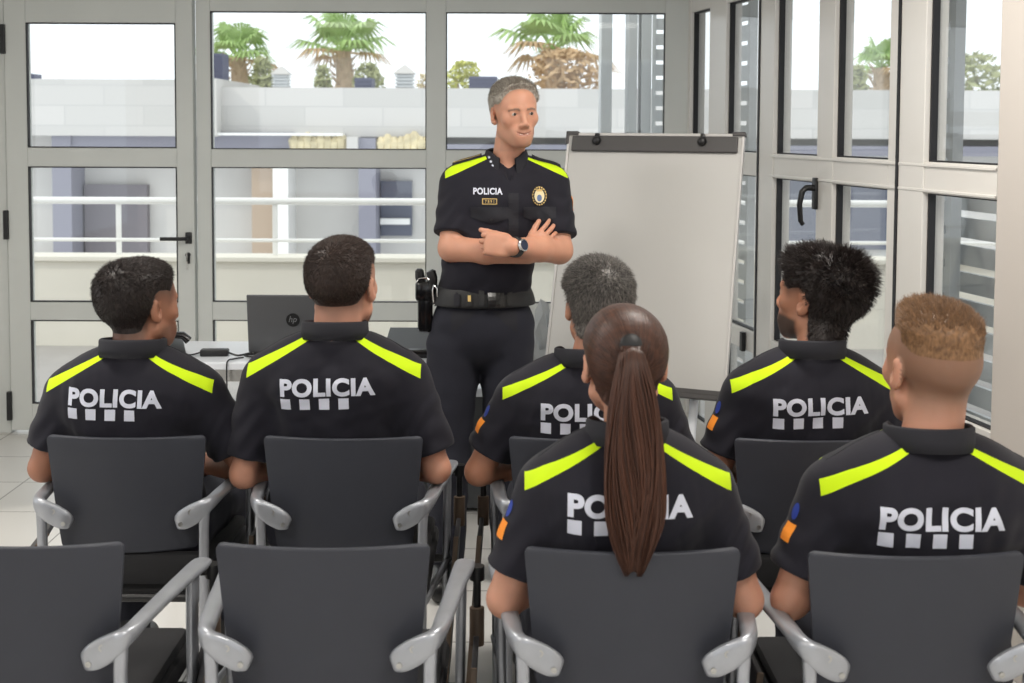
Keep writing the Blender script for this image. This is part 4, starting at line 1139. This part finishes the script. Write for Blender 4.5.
# ponytail: a core with thousands of long tapering locks, a black band at the root
def ponytail(par):
    r = np.random.default_rng(5)
    KZ = at(629, 352, BYR).z - 1.150
    K = [(0.0, .042, 1.150, .017, .016), (0.0, .020, 1.157, .021, .019), (0, .000, 1.135, .030, .024), (0, -.014, 1.09, .042, .028), (.001, -.024, 1.03, .050, .030), (.003, -.034, .96, .054, .028), (.004, -.040, .89, .052, .024), (.002, -.042, .835, .036, .018), (.001, -.040, .79, .016, .009)]
    K = [(a, b, c+KZ*(1-.9*i/8), d, e) for i, (a, b, c, d, e) in enumerate(K)]
    path = interp_path(K, 5); n = len(path)
    V = []; Q = []; T = []
    NS = 1500
    for i in range(NS):
        a = r.uniform(0, 2*PI); rr = r.uniform(.2, 1.0)**.5; w0 = r.uniform(.0012, .0026); end = n if r.random() < .25 else int(n*r.uniform(.72, 1)); base = len(V)
        wob = r.uniform(-.3, .3); ti = r.uniform(0, 1); ex = r.normal()*.05
        for j in range(end):
            p = path[j]; f = j/(n-1); aa = a + wob*f + .18*math.sin(f*9+a*3)
            R_ = (rr+ex*f)
            c = (p[0]+math.cos(aa)*p[3]*R_, p[1]+math.sin(aa)*p[4]*R_, p[2] - (.012*math.cos(aa)**2 if j > 2 else 0))
            ww = w0*(1-.8*max(0, (j/(end-1)-.75)/.25))
            tx_ = (-math.sin(aa), math.cos(aa))
            V += [(c[0]+tx_[0]*ww, c[1]+tx_[1]*ww, c[2]), (c[0]-tx_[0]*ww, c[1]-tx_[1]*ww, c[2]), (c[0]+math.cos(aa)*ww, c[1]+math.sin(aa)*ww, c[2]+.0005)]
            T += [min(1, ti*.75+.35*f)]*3
            if j:
                b0 = base+(j-1)*3; b1 = base+j*3
                for k in range(3): Q.append((b0+k, b0+(k+1) % 3, b1+(k+1) % 3, b1+k))
    me = mesh_np('ponytail', np.array(V, np.float32), np.array(Q)); vattr(me, 'tint', np.stack([np.zeros(len(T))]*2+[np.array(T)], 1))
    o = link('ponytail', me, H_LONG, par)
    m = MB()
    for k in range(3): m.lathe([(.016, -.003), (.021, 0), (.016, .003)], (0, .040-k*.004, 1.152+KZ+k*.001), 20, Matrix.Rotation(R(80), 4, 'X'))
    m.build('hair_band', M_black, o, True)
ponytail(w_)

# ------------------------------------------------------------------ the standing officer
SY = 4.14; S0 = 483
def Zs(py): return at(S0, py, SY).z
def sx(px): return (S0-px)/F*SY
def standing():
    t = empty('person', (at(S0, 300, SY).x, SY, 0), R(184), 'standing officer with silver hair and crossed arms facing the seated rows', 'person')
    sR = (sx(457), 0, Zs(185)); sL = (sx(552), 0, Zs(185)); eR = (sx(451), .075, Zs(246)); eL = (sx(557), .09, Zs(248))
    wR = (sx(524), .178, Zs(250)); wL = (sx(508), .245, Zs(240))
    hc = np.array((sx(513.5), .035, Zs(78)-.122), np.float32); hR = rot(-15, -2, 3); hs = .97
    hp = head_prims(.95, .0, 1.2, True)
    B = [('ell', ((-.03, .0, Zs(235)), (.13, .085, .24)), .02), ('rc', ((sR[0]-.01, 0, sR[2]-.0), (sL[0]+.01, 0, sL[2]-.0), .048, .048), .06), ('ell', ((0, 0, Zs(320)), (.14, .10, .12)), .05),
         ('rc', ((sx(506), -.005, Zs(172)), tuple(hc+hR @ V3(0, -.022, -.035)), .056, .052), .035), ('grp', (tuple(hc), hR, hs, hp), .018)]
    for sh, el, wr in ((sR, eR, wR), (sL, eL, wL)):
        B += [('rc', (sh, el, .052, .043), .02), ('rc', (el, tuple(np.array(el)*.55+np.array(wr)*.45), .046, .042), .015), ('rc', (tuple(np.array(el)*.55+np.array(wr)*.45), wr, .042, .029), .015)]
    B += hand_prims(wR, (-.72, -.30, .62), (-.25, 1, .15), -1, (10, 16, 14), .98, 5, 25)
    B += hand_prims(wL, (1, -.22, .10), (.2, 1, .25), 1, (42, 48, 30), .98, 3, 18)
    for s, kx, ax in ((1, sx(449), sx(447)), (-1, sx(506), sx(512))):
        B += [('rc', ((s*.085, 0, Zs(335)), (kx, .01, Zs(465)), .085, .055), .02), ('rc', ((kx, .01, Zs(465)), (ax, -.02, .10), .05, .038), .02)]
    v, q = surf(lambda P: run(B, P), (-.42, -.2, .06), (.34, .36, 1.82), .0031)
    me = mesh_np('body', v, q); ph = ((v-hc) @ hR)/hs
    inh = (np.abs(ph[:, 0]) < .1) & (ph[:, 2] > -.13) & (np.abs(ph[:, 1]) < .14)
    st = sstep(-.02, .010, ph[:, 2]-hairline('front', ph[:, 1]))*.4*inh*(np.abs(ph[:, 0]) < .078)
    brow = (np.abs(ph[:, 2]-(.0180-11*(np.abs(ph[:, 0])-.028)**2)) < .0034)*(np.abs(ph[:, 0]) > .012)*(np.abs(ph[:, 0]) < .050)*(ph[:, 1] > .06)*.75
    beard = .16*sstep(-.045, -.06, ph[:, 2])*(ph[:, 1] > .0)*inh
    st = np.maximum(np.maximum(st, brow), beard)
    lip = ((np.abs(ph[:, 2]+.0702-10*ph[:, 0]**2) < .0058)*(np.abs(ph[:, 0]) < .026)*(ph[:, 1] > .080)).astype(np.float32)*.5
    vattr(me, 'tint', np.stack([st, lip, st*0], 1))
    link('body', me, skin_mat('skin', (198, 148, 124), (122, 106, 94), (140, 78, 70)), t)
    for s in (-1, 1):
        c = hc + hR @ V3(s*.031, .0752, .0012)*hs; m = MB()
        bmesh.ops.create_uvsphere(m.bm, u_segments=20, v_segments=14, radius=.0120, matrix=Matrix.Translation(c.tolist())); e = m.build('eye', M_eyew, t, True)
        c2 = hc + hR @ V3(s*.031-.0012, .0823, .0012)*hs; m = MB()
        bmesh.ops.create_uvsphere(m.bm, u_segments=14, v_segments=10, radius=.0066, matrix=Matrix.Translation(c2.tolist())); m.build('iris', M_iris, e, True)
    c = hc + hR @ V3(0, .0912, -.0692)*hs
    m = MB(); m.box((-.015, -.005, -.0018), (.015, .0005, .0022), .001, Matrix.Translation(c.tolist()) @ Matrix([list(r) for r in hR]).to_4x4()); m.build('teeth', M_teeth, t)
    make_hair(dict(c=hc, R=hR, s=hs, line='front', side=.006, top=.014, fade=.018, quiff=.008, n=9000, len=.9, seed=9, rad=.0008, style='brushed', jaw=.95, post=lambda W: W), t, H_GREY)
    # polo
    PP = [('ell', ((0, 0, Zs(292)), (.158, .112, .12)), .03), ('ell', ((-.018, .012, Zs(258)), (.160, .120, .14)), .06), ('ell', ((-.05, .008, Zs(212)), (.178, .120, .155)), .06),
          ('rc', ((sR[0]-.045, 0, Zs(187)), (sL[0]+.045, 0, Zs(187)), .066, .066), .06),
          ('rc', ((sx(497), -.008, Zs(163)), (sx(462), 0, Zs(179)), .044, .046), .05), ('rc', ((sx(513), -.008, Zs(163)), (sx(548), 0, Zs(179)), .044, .046), .05)]
    nb = np.array((sx(506), -.002, Zs(163)), np.float32)
    def fs(P):
        d = run(PP, P); zz = P[:, 2]
        d = d + noise3(P*V3(1, 1, 1.7), 30, 77)*.008*sstep(1.44, 1.30, zz) + noise3(P, 62, 12)*.0028
        d = smin(d, sleeve(P, sR, eR, .062, .066, .78), .035); d = smin(d, sleeve(P, sL, eL, .062, .066, .80), .035)
        d = smax(d, Zs(298)-zz, .004)
        dn = d_rc(P, nb+V3(0, .0, -.05), nb+V3(0, .0, .08), .048, .062)
        dv = d_rc(P, nb+V3(-.006, .085, -.055), nb+V3(-.004, .07, .06), .006, .050)      # open placket
        return smax(smax(d, -dn, .006), -dv, .005)
    v2, q2 = surf(fs, (-.42, -.2, Zs(300)-.03), (.34, .3, 1.55), .0038)
    me = mesh_np('polo_shirt', v2, q2); vattr(me, 'rest', (v2-nb)*V3(1, 1, 1))
    shirt = link('polo_shirt', me, M_shirt, t); dp = Drape(v2, q2)
    cm = collar_mesh(nb[0], nb[1], Zs(164)-.004, .066, .066, .048, .022, 46, .12, lambda V: V, True); link('collar', cm, M_collar, shirt)
    fr = (0, -1, 0); ux = (-1, 0, 0); uz = (0, 0, 1)
    def front(bm, name, m_, px, py, off=.002, **k): return lay(bm, name, m_, shirt, dp, (sx(px), .15, Zs(py)), ux, uz, fr, off, .010, **k)
    front(text_bm('POLICIA', .0225, .035, .098), 'chest_lettering', M_silver, 486, 189.5)
    fr_ = front(disc_bm(.0, .0) if 0 else rect_bm(.050, .020), 'name_plate', M_gold, 487.5, 199.3, .002)
    lay(rect_bm(.044, .0145), 'plate_field', M_navy2, fr_, dp, (sx(487.5), .15, Zs(199.3)), ux, uz, fr, .003)
    lay(text_bm('7 8 9 1', .010, .02, .030), 'plate_number', M_gold, fr_, dp, (sx(487.5), .15, Zs(199.3)), ux, uz, fr, .004)
    for px, w_ in ((489, .135), (537, .11)):
        o = front(poly_bm([(-w_/2, .024), (w_/2, .024), (w_/2, -.010), (0, -.030), (-w_/2, -.010)]), 'pocket_flap', M_navy2, px, 212, .0015, thick=.002)
        front(disc_bm(.005, .005, 12), 'pocket_button', M_black, px, 217, .005)
    front(rect_bm(.034, .17), 'placket', M_navy2, 511, 216, .0012, thick=.0015)
    cr = front(disc_bm(.0255, .032, 32), 'crest', M_gold, 537, 194.5, .003)
    for nm, a, b_, m_, of in (('crest_band', .0215, .0275, M_navy2, .004), ('crest_field', .0175, .0230, mat('crest_cream', (222, 210, 170), .5), .005), ('crest_shield', .0085, .0115, mat('crest_blue', (88, 110, 150), .5), .006)):
        lay(disc_bm(a, b_, 28), nm, m_, cr, dp, (sx(537), .15, Zs(194.5 if nm != 'crest_shield' else 196.5)), ux, uz, fr, of)
    lay(poly_bm([(-.009, 0), (.009, 0), (.011, .009), (.005, .005), (0, .011), (-.005, .005), (-.011, .009)]), 'crest_crown', M_gold, cr, dp, (sx(537), .15, Zs(190)), ux, uz, fr, .0065)
    n = 0
    bm = bmesh.new()
    for k in range(18):
        a = 2*PI*k/18; x, y = math.cos(a)*.0235, math.sin(a)*.0297
        bm.faces.new([bm.verts.new((x+math.cos(b_)*.0022, y+math.sin(b_)*.0022, 0)) for b_ in [2*PI*j/6 for j in range(6)]])
    bmesh.ops.triangulate(bm, faces=bm.faces[:]); lay(bm, 'crest_beading', M_navy2, cr, dp, (sx(537), .15, Zs(194.5)), ux, uz, fr, .0055)
    for s, a0, a1 in ((1, 481, 452), (-1, 532, 560)):            # epaulettes
        x0, x1 = sx(a0), sx(a1); L_ = abs(x1-x0); dn_ = Vector((s, 0, 0))
        e = lay(rect_bm(L_, .052, L_/2, 0), 'epaulette', M_navy2, shirt, dp, (x0, -.002, 1.60), dn_, (0, 1, 0), (0, 0, -1), .002, .02, thick=.006)
        if s == 1:
            for yy in (-.021, .021): lay(rect_bm(L_*.9, .0045, L_/2, yy), 'gold_edge', M_gold, e, dp, (x0, -.002, 1.60), dn_, (0, 1, 0), (0, 0, -1), .0095, .02)
            lay(rect_bm(.006, .044, L_*.93, 0), 'gold_edge', M_gold, e, dp, (x0, -.002, 1.60), dn_, (0, 1, 0), (0, 0, -1), .0095, .02)
            lay(rect_bm(.03, .016, L_*.55, 0), 'rank_bar', M_gold, e, dp, (x0, -.002, 1.60), dn_, (0, 1, 0), (0, 0, -1), .0095, .02)
    cb = bpy.data.objects['collar.006'] if 'collar.006' in bpy.data.objects else shirt
    dc = Drape([tuple(x.co) for x in cm.vertices], [tuple(p.vertices) for p in cm.polygons])
    for k in range(4):
        bm = bmesh.new(); bm.faces.new([bm.verts.new((math.cos(2*PI*j/10+PI/2)*(.0055 if j % 2 == 0 else .0028), math.sin(2*PI*j/10+PI/2)*(.0055 if j % 2 == 0 else .0028), 0)) for j in range(10)]); bmesh.ops.triangulate(bm, faces=bm.faces[:])
        lay(bm, 'collar_star', M_silver, shirt, dc if dc.hit((sx(488+k*1.6), .3, Zs(157+k*4)), fr) else dp, (sx(488+k*1.6), .15, Zs(157+k*4)), ux, uz, fr, .002)
    n_ = Vector((-1, .5, 0)).normalized()
    lay(rect_bm(.045, .05), 'flag_patch', M_orange, shirt, dp, (sx(557), .0, Zs(203)), Vector((.5, 1, 0)), (0, 0, 1), -n_, .002, .015)
    # trousers
    TP = [('ell', ((0, 0, Zs(325)), (.180, .122, .15)), .03)]
    for s, kx, ax in ((1, sx(449), sx(447)), (-1, sx(506), sx(512))):
        TP += [('rc', ((s*.092+.008, .0, Zs(345)), (kx, .012, Zs(462)), .096, .072), .018), ('rc', ((kx, .012, Zs(460)), (ax, -.01, .10), .074, .062), .03)]
    def ft(P):
        d = run(TP, P) + noise3(P*V3(1, 1, 1.3), 32, 3)*.004
        return smax(smax(d, P[:, 2]-Zs(288), .004), .05-P[:, 2], .004)
    v3, q3 = surf(ft, (-.32, -.22, .03), (.32, .22, Zs(285)+.02), .006)
    tr = link('trousers', mesh_np('trousers', v3, q3), M_trous, t)
    dt = Drape(v3, q3)
    for s in (-1, 1):
        lay(poly_bm([(s*-.012, -.002), (s*.070, -.002), (s*.070, -.006), (s*-.005, -.075), (s*-.012, -.075)]), 'pocket', M_navy2, tr, dt, (s*-.10, .15, Zs(306)), (1, 0, 0), uz, fr, .0015)
        lay(disc_bm(.007, .007, 14), 'trouser_button', M_chrome if 0 else M_bluep, tr, dt, (sx(452) if s > 0 else sx(523), .15, Zs(302)), (1, 0, 0), uz, fr, .004)
    # belt
    zb_, zt_ = Zs(303.5), Zs(285.5)
    TB = [('ell', ((0, 0, Zs(308)), (.176, .120, .16)), .03)]
    def fb(P):
        d = run(TB, P); return smax(smax(np.abs(d-.002)-.006, P[:, 2]-zt_, .003), zb_-P[:, 2], .003)
    v5, q5 = surf(fb, (-.24, -.2, zb_-.02), (.24, .2, zt_+.02), .0042)
    belt = link('belt', mesh_np('belt', v5, q5), M_belt, t); db = Drape(v5, q5)
    for px, w_, m_, h_ in ((494, .055, M_blackgloss, .050), (480, .018, M_black, .064), (508, .018, M_black, .064), (456, .020, M_navy2, .075), (468, .016, M_black, .075)):
        lay(rect_bm(w_, h_), 'belt_loop' if w_ < .05 else 'buckle', m_, belt, db, (sx(px), .15, (zb_+zt_)/2-.002), ux, uz, fr, .002, .02, thick=.007 if w_ > .05 else .004)
    lay(rect_bm(.010, .020), 'belt_tag', M_gold, belt, db, (sx(468), .15, (zb_+zt_)/2+.004), ux, uz, fr, .0075)
    # holster with pistol grip on his right hip
    hx = sx(425); h = MB()
    def PB(lo, hi, b): h.box(lo, hi, b)
    PB((hx-.026, -.035, Zs(331)), (hx+.026, .035, Zs(283)), .014); PB((hx-.034, -.030, Zs(300)), (hx+.034, .040, Zs(280)), .012)
    ho = h.build('holster', M_blackgloss, t, True)
    m = MB(); sweep(m, [(hx+.012, .01, Zs(284)), (hx+.018, .012, Zs(276)), (hx+.020, .014, Zs(270)), (hx+.020, .014, Zs(268))], [(1, 0, 0)]*4, [(.016, .022), (.017, .022), (.015, .02), (.008, .012)]); m.build('pistol_grip', M_black, ho, True)
    m = MB(); sweep(m, [(hx-.028, .03, Zs(286)), (hx-.024, .032, Zs(276)), (hx-.02, .03, Zs(270)), (hx-.018, .03, Zs(269))], [(1, 0, 0)]*4, [(.014, .016), (.018, .02), (.016, .018), (.008, .01)]); m.build('torch', M_black, ho, True)
    m = MB(); m.tube([(hx-.030, .045, Zs(303)), (hx-.040, .048, Zs(302)), (hx-.044, .05, Zs(296)), (hx-.040, .052, Zs(286)), (hx-.030, .05, Zs(283)), (hx-.026, .05, Zs(288)), (hx-.030, .048, Zs(300))], .004, 8); m.build('snap_hook', M_chrome, ho, True)
    m = MB(); m.tube([(hx+.03, .03, Zs(281)), (hx+.02, .045, Zs(277)), (hx-.005, .047, Zs(276)), (hx-.02, .045, Zs(279))], .0035, 8); m.build('retention_ring', M_chrome, ho, True)
    # watch
    a = Vector(wL); dch = (Vector(wL)-Vector(eL)).normalized(); wc = a - dch*.012
    Mz = Matrix.Translation(wc) @ dch.to_track_quat('Z', 'Y').to_matrix().to_4x4()
    m = MB(); m.lathe([(.0315, -.010), (.034, -.009), (.034, .009), (.0315, .010)], (0, 0, 0), 32, Mz); wa = m.build('watch_strap', M_black, t, True)
    nf = Vector((.25, 1, .25)); nf = (nf-dch*nf.dot(dch)).normalized()
    Md = Matrix.Translation(wc+nf*.034) @ nf.to_track_quat('Z', 'Y').to_matrix().to_4x4()
    m = MB(); m.lathe([(.019, -.004), (.021, -.002), (.021, .004), (.018, .006)], (0, 0, 0), 28, Md); m.build('watch_case', M_chrome, wa, True)
    m = MB(); m.lathe([(.0165, .006), (.0165, .0068)], (0, 0, 0), 24, Md); m.build('watch_dial', M_watch, wa, False)
    for s, ax in ((1, sx(447)), (-1, sx(512))):
        SP = [('rc', ((ax, -.03, .055), (ax+s*.02, .16, .038), .048, .042), .03), ('rc', ((ax, -.02, .06), (ax, -.02, .16), .047, .05), .03)]
        v4, q4 = surf(lambda P: smax(run(SP, P), .002-P[:, 2], .01), (ax-.10, -.12, -.01), (ax+.10, .24, .22), .006)
        link('shoe', mesh_np('shoe', v4, q4), M_shoe, t)
standing()

# ------------------------------------------------------------------ whiteboard on its easel
def whiteboard():
    YT = 4.72
    TL = at(568.5, 133, YT+.0); yaw = -23; wd, ht = .705, .955; lean = 15.5
    TR = at(745, 139, YT-.27)
    ux = Vector((TR.x-TL.x, TR.y-TL.y, 0)); wd = ux.length; ux.normalize()
    nrm = Vector((ux.y, -ux.x, 0)).normalized()                       # towards the room
    if nrm.y > 0: nrm = -nrm
    down = (Vector((0, 0, -math.cos(R(lean)))) + nrm*math.sin(R(lean))).normalized()
    fn = ux.cross(down).normalized()
    if fn.dot(nrm) < 0: fn = -fn
    t = empty('whiteboard_easel', (TL.x+ux.x*wd/2, TL.y+ux.y*wd/2, 0), 0, 'white flipchart board on an easel behind the standing officer', 'whiteboard')
    O = TL - Vector(t.location); 
    Mb = Matrix(((ux.x, down.x, fn.x, O.x), (ux.y, down.y, fn.y, O.y), (ux.z, down.z, fn.z, O.z), (0, 0, 0, 1)))
    b = MB(); b.box((.008, .008, -.012), (wd-.008, ht, 0), 0, Mb); bd = b.build('board', M_wb, t)
    b = MB(); 
    for lo, hi in (((0, 0, -.016), (wd, .012, .006)), ((0, .012, -.016), (.010, ht, .006)), ((wd-.010, .012, -.016), (wd, ht, .006)), ((0, ht, -.016), (wd, ht+.008, .006))): b.box(lo, hi, .002, Mb)
    b.build('board_frame', M_steel if 0 else mat('frame_silver', (188, 186, 184), .4, .3), t)
    b = MB(); b.box((.022, .013, .001), (wd-.022, .075, .014), .004, Mb); c = b.build('clamp_bar', M_clamp, t, False)
    for x in (.125, wd-.155):
        b = MB(); b.lathe([(.017, .0), (.018, .008), (.014, .016), (.008, .020)], (0, 0, 0), 16, Mb @ Matrix.Translation((x, .034, .012))); b.box((x-.008, .004, .004), (x+.008, .03, .022), .003, Mb); b.build('clamp_knob', M_black, c, True)
    for x0, x1 in ((-.006, .045), (wd-.045, wd+.004)):
        b = MB(); b.box((x0, -.006, -.018), (x1, .010, .010), .003, Mb)
        if x0 < 0: b.box((x0, -.006, -.018), (x0+.014, .045, .010), .003, Mb)
        b.build('corner_cap', M_clamp, t)
    b = MB(); b.box((.0, ht+.008, -.012), (wd, ht+.030, .055), .004, Mb); b.box((0, ht-.004, .05), (wd, ht+.012, .056), .001, Mb); b.build('pen_tray', M_clamp, t)
    zb_ = (Mb @ Vector((0, ht, 0))).z
    for x in (.12, wd-.12):
        p0 = Mb @ Vector((x, ht*.3, -.03)); p1 = Mb @ Vector((x, ht+.02, -.03)); d = (p1-p0).normalized(); p2 = p1 + d*((-p1.z+.0)/d.z)
        b = MB(); b.tube([p0, p1, p2+Vector((0, 0, .015))], .016, 10); b.build('leg', M_white, t, True)
    p0 = Mb @ Vector((wd/2, .08, -.04)); p2 = p0 - nrm*.30; p2 = Vector((p2.x, min(p2.y, BW-.12-t.location.y), .015))
    b = MB(); b.tube([p0, p2], .014, 10); b.build('leg', M_white, t, True)
whiteboard()

# ------------------------------------------------------------------ table with laptop, cables, tray
TZ = .74
tf = at(400, 364, 4.36); y0t, y1t = 4.37, 4.86
# depth from the row where the top's front edge shows
for k in range(60):
    if at(300, 363, y0t).z < TZ: y0t -= .01
    if at(300, 341.5, y1t).z < TZ: y1t -= .01
for k in range(120):
    if at(300, 363, y0t).z > TZ: y0t += .01
    if at(300, 341.5, y1t).z > TZ: y1t += .01
xa, xb = at(150, 350, y0t).x, at(524, 350, y0t).x
tb = empty('table', ((xa+xb)/2, (y0t+y1t)/2, 0), 0, 'pale laminate table by the window carrying the laptop', 'table'); hx, hy = (xb-xa)/2, (y1t-y0t)/2
MB().box((-hx, -hy, TZ-.028), (hx, hy, TZ), .004).build('tabletop', M_white, tb)
m = MB(); m.box((-hx+.03, -hy+.02, TZ-.075), (hx-.03, -hy+.05, TZ-.028), .003); m.build('apron', M_steel, tb)
for s in (-1, 1):
    for s2 in (-1, 1): MB().box((s*(hx-.05)-.02 if 1 else 0, s2*(hy-.05)-.02, 0), (s*(hx-.05)+.02, s2*(hy-.05)+.02, TZ-.028), .004).build('leg', M_alu, tb)
m = MB(); lx_ = at(213, 400, y0t).x - tb.location.x; m.box((lx_-.02, -hy+.03, 0), (lx_+.02, -hy+.07, TZ-.03), .004); m.build('leg', M_alu, tb)
# laptop, lid towards us
lp = at(294, 372, y0t+.10); ltx = lp.x
lt = empty('laptop', (ltx, y0t+.16, TZ), 0, 'grey laptop open on the table with its lid back towards the chairs', 'laptop')
Ml = Matrix.Translation((0, -.02, .012)) @ Matrix.Rotation(R(8), 4, 'X')
m = MB(); m.box((-.178, -.002, 0), (.178, .006, .224), .004, Ml); ld = m.build('lid', M_caseg, lt, False)
m = MB(); m.box((-.16, .0062, .015), (.16, .0068, .212), 0, Ml); m.build('screen', M_blackgloss, ld)
m = MB(); m.box((-.178, -.015, 0), (.178, .23, .018), .004); m.build('keyboard_base', M_caseg, lt)
m = MB(); m.lathe([(.026, 0), (.026, .0012)], (0, 0, 0), 32, Ml @ Matrix.Translation((-.006, -.002, .128)) @ Matrix.Rotation(R(90), 4, 'X')); lg = m.build('logo_disc', mat('logo_dark', (28, 28, 30), .3, .3), ld)
bm = text_bm('hp', .030, .0, .028)
for v in bm.verts: v.co = (Ml @ Vector((v.co.x-.006+v.co.y*.25, -.0042, .128+v.co.y)))
me = bpy.data.meshes.new('logo_letters'); bm.to_mesh(me); bm.free(); link('logo_letters', me, mat('logo_grey', (120, 122, 126), .35, .3), lg)
# power brick and cables
bp_ = at(214, 357, y0t+.12); pb = empty('power_adapter', (bp_.x, y0t+.13, TZ), R(4), 'black laptop power adapter lying on the table left of the laptop', 'power adapter')
MB().box((-.052, -.022, 0), (.052, .022, .026), .006).build('adapter_body', M_black, pb, True)
def cable(name, pts, r_, lab):
    P = interp_path(pts, 8); m = MB(); m.tube(P, r_, 6); return tag(m.build(name, M_black, None, True), lab, 'cable', 'cables on the table')
cx, cy = bp_.x, y0t+.13
cable('cable', [(cx+.052, cy, TZ+.013), (cx+.09, cy-.01, TZ+.004), (cx+.13, cy+.04, TZ+.004), (cx+.17, cy+.02, TZ+.006), (cx+.12, cy-.03, TZ+.008), (cx+.16, cy-.06, TZ+.008), (cx+.21, cy, TZ+.01), (cx+.19, cy+.05, TZ+.012), (cx+.13, cy+.03, TZ+.014), (cx+.15, cy-.02, TZ+.014), (ltx-.12, cy+.06, TZ+.006)], .0035, 'black cable coiled between the power adapter and the laptop')
cable('cable', [(cx-.052, cy, TZ+.013), (cx-.09, cy-.005, TZ+.004), (cx-.14, cy+.03, TZ+.004), (cx-.2, cy+.02, TZ+.004)], .003, 'black cable running left from the power adapter')
cable('cable', [(cx+.12, cy-.05, TZ+.004), (cx+.09, cy-.08, TZ+.004), (cx+.08, y0t+.004, TZ+.006), (cx+.078, y0t-.010, TZ-.02), (cx+.08, y0t-.012, TZ-.12), (cx+.085, y0t-.01, TZ-.3)], .003, 'black cable dropping over the front edge of the table')
# black presenter camera by the left officer's chin
dp_ = at(168, 352, y0t+.1); dv = empty('desk_phone', (dp_.x, y0t+.10, TZ+.018), R(20), 'black desk phone at the left end of the table', 'phone')
m = MB(); m.box((-.06, -.08, 0), (.06, .08, .03), .01, Matrix.Rotation(R(12), 4, 'X')); m.build('phone_base', M_black, dv, True)
m = MB(); sweep(m, [(-.075, -.05, .055), (-.05, -.05, .072), (0, -.05, .075), (.05, -.05, .070), (.07, -.05, .05)], [(0, 1, 0)]*5, [(.024, .016), (.022, .014), (.016, .011), (.022, .014), (.024, .016)]); m.build('handset', M_blackgloss, dv, True)
# black tray / scanner behind the officer's holster
x0, x1 = at(386, 340, y0t+.2).x, at(447, 340, y0t+.2).x; zt2 = at(400, 330, y0t+.30).z
sc = empty('scanner', ((x0+x1)/2, y0t+.22, TZ), 0, 'flat black scanner on the table beside the holster', 'scanner'); w2 = (x1-x0)/2
m = MB(); m.box((-w2, -.13, 0), (w2, .14, (zt2-TZ)*.45), .008); m.build('scanner_base', M_blackgloss, sc, True)
m = MB(); m.poly([(-w2, -.10, (zt2-TZ)*.45), (w2, -.10, (zt2-TZ)*.45), (w2, .14, (zt2-TZ)), (-w2, .14, (zt2-TZ))], (0, .02, -.012)); m.build('scanner_lid', M_black, sc)
# low dark cabinet seen between the officer's legs
cxm = at(470, 460, 4.95).x; ch_ = at(470, 396, 4.92).z
cb = empty('low_cabinet', (cxm+.06, 5.1, 0), 0, 'low dark grey cabinet standing behind the officer legs', 'cabinet')
MB().box((-.36, -.19, .02), (.36, .19, ch_), .005).build('cabinet_body', M_cab, cb)
MB().box((-.37, -.20, ch_), (.37, .20, ch_+.035), .004).build('cabinet_top', M_white, cb)
for x in (-.31, .31): MB().box((x-.02, -.16, 0), (x+.02, .16, .02)).build('foot', M_black, cb)
MB().box((-.002, -.194, .04), (.002, -.188, ch_-.02)).build('door_gap', M_black, cb)
MB().tube([(.03, -.19, ch_-.16), (.03, -.215, ch_-.16), (.03, -.215, ch_-.08), (.03, -.19, ch_-.08)], .005, 8).build('handle', M_steel, cb, True)
# crumpled clear bag on the cabinet
bgp = at(546, 350, 5.05); bm = bmesh.new(); bmesh.ops.create_icosphere(bm, subdivisions=3, radius=1)
rr = random.Random(4)
for v in bm.verts:
    k = 1+rr.uniform(-.28, .22); v.co = Vector((v.co.x*.10*k, v.co.y*.08*k, max(0, (v.co.z*.5+.5)*.30*k)))
me = bpy.data.meshes.new('plastic_bag'); bm.to_mesh(me); bm.free()
o = link('plastic_bag', me, M_plastic); o.location = (bgp.x, 5.06, ch_+.035); tag(o, 'crumpled grey plastic bag between the officer and the whiteboard', 'plastic bag')
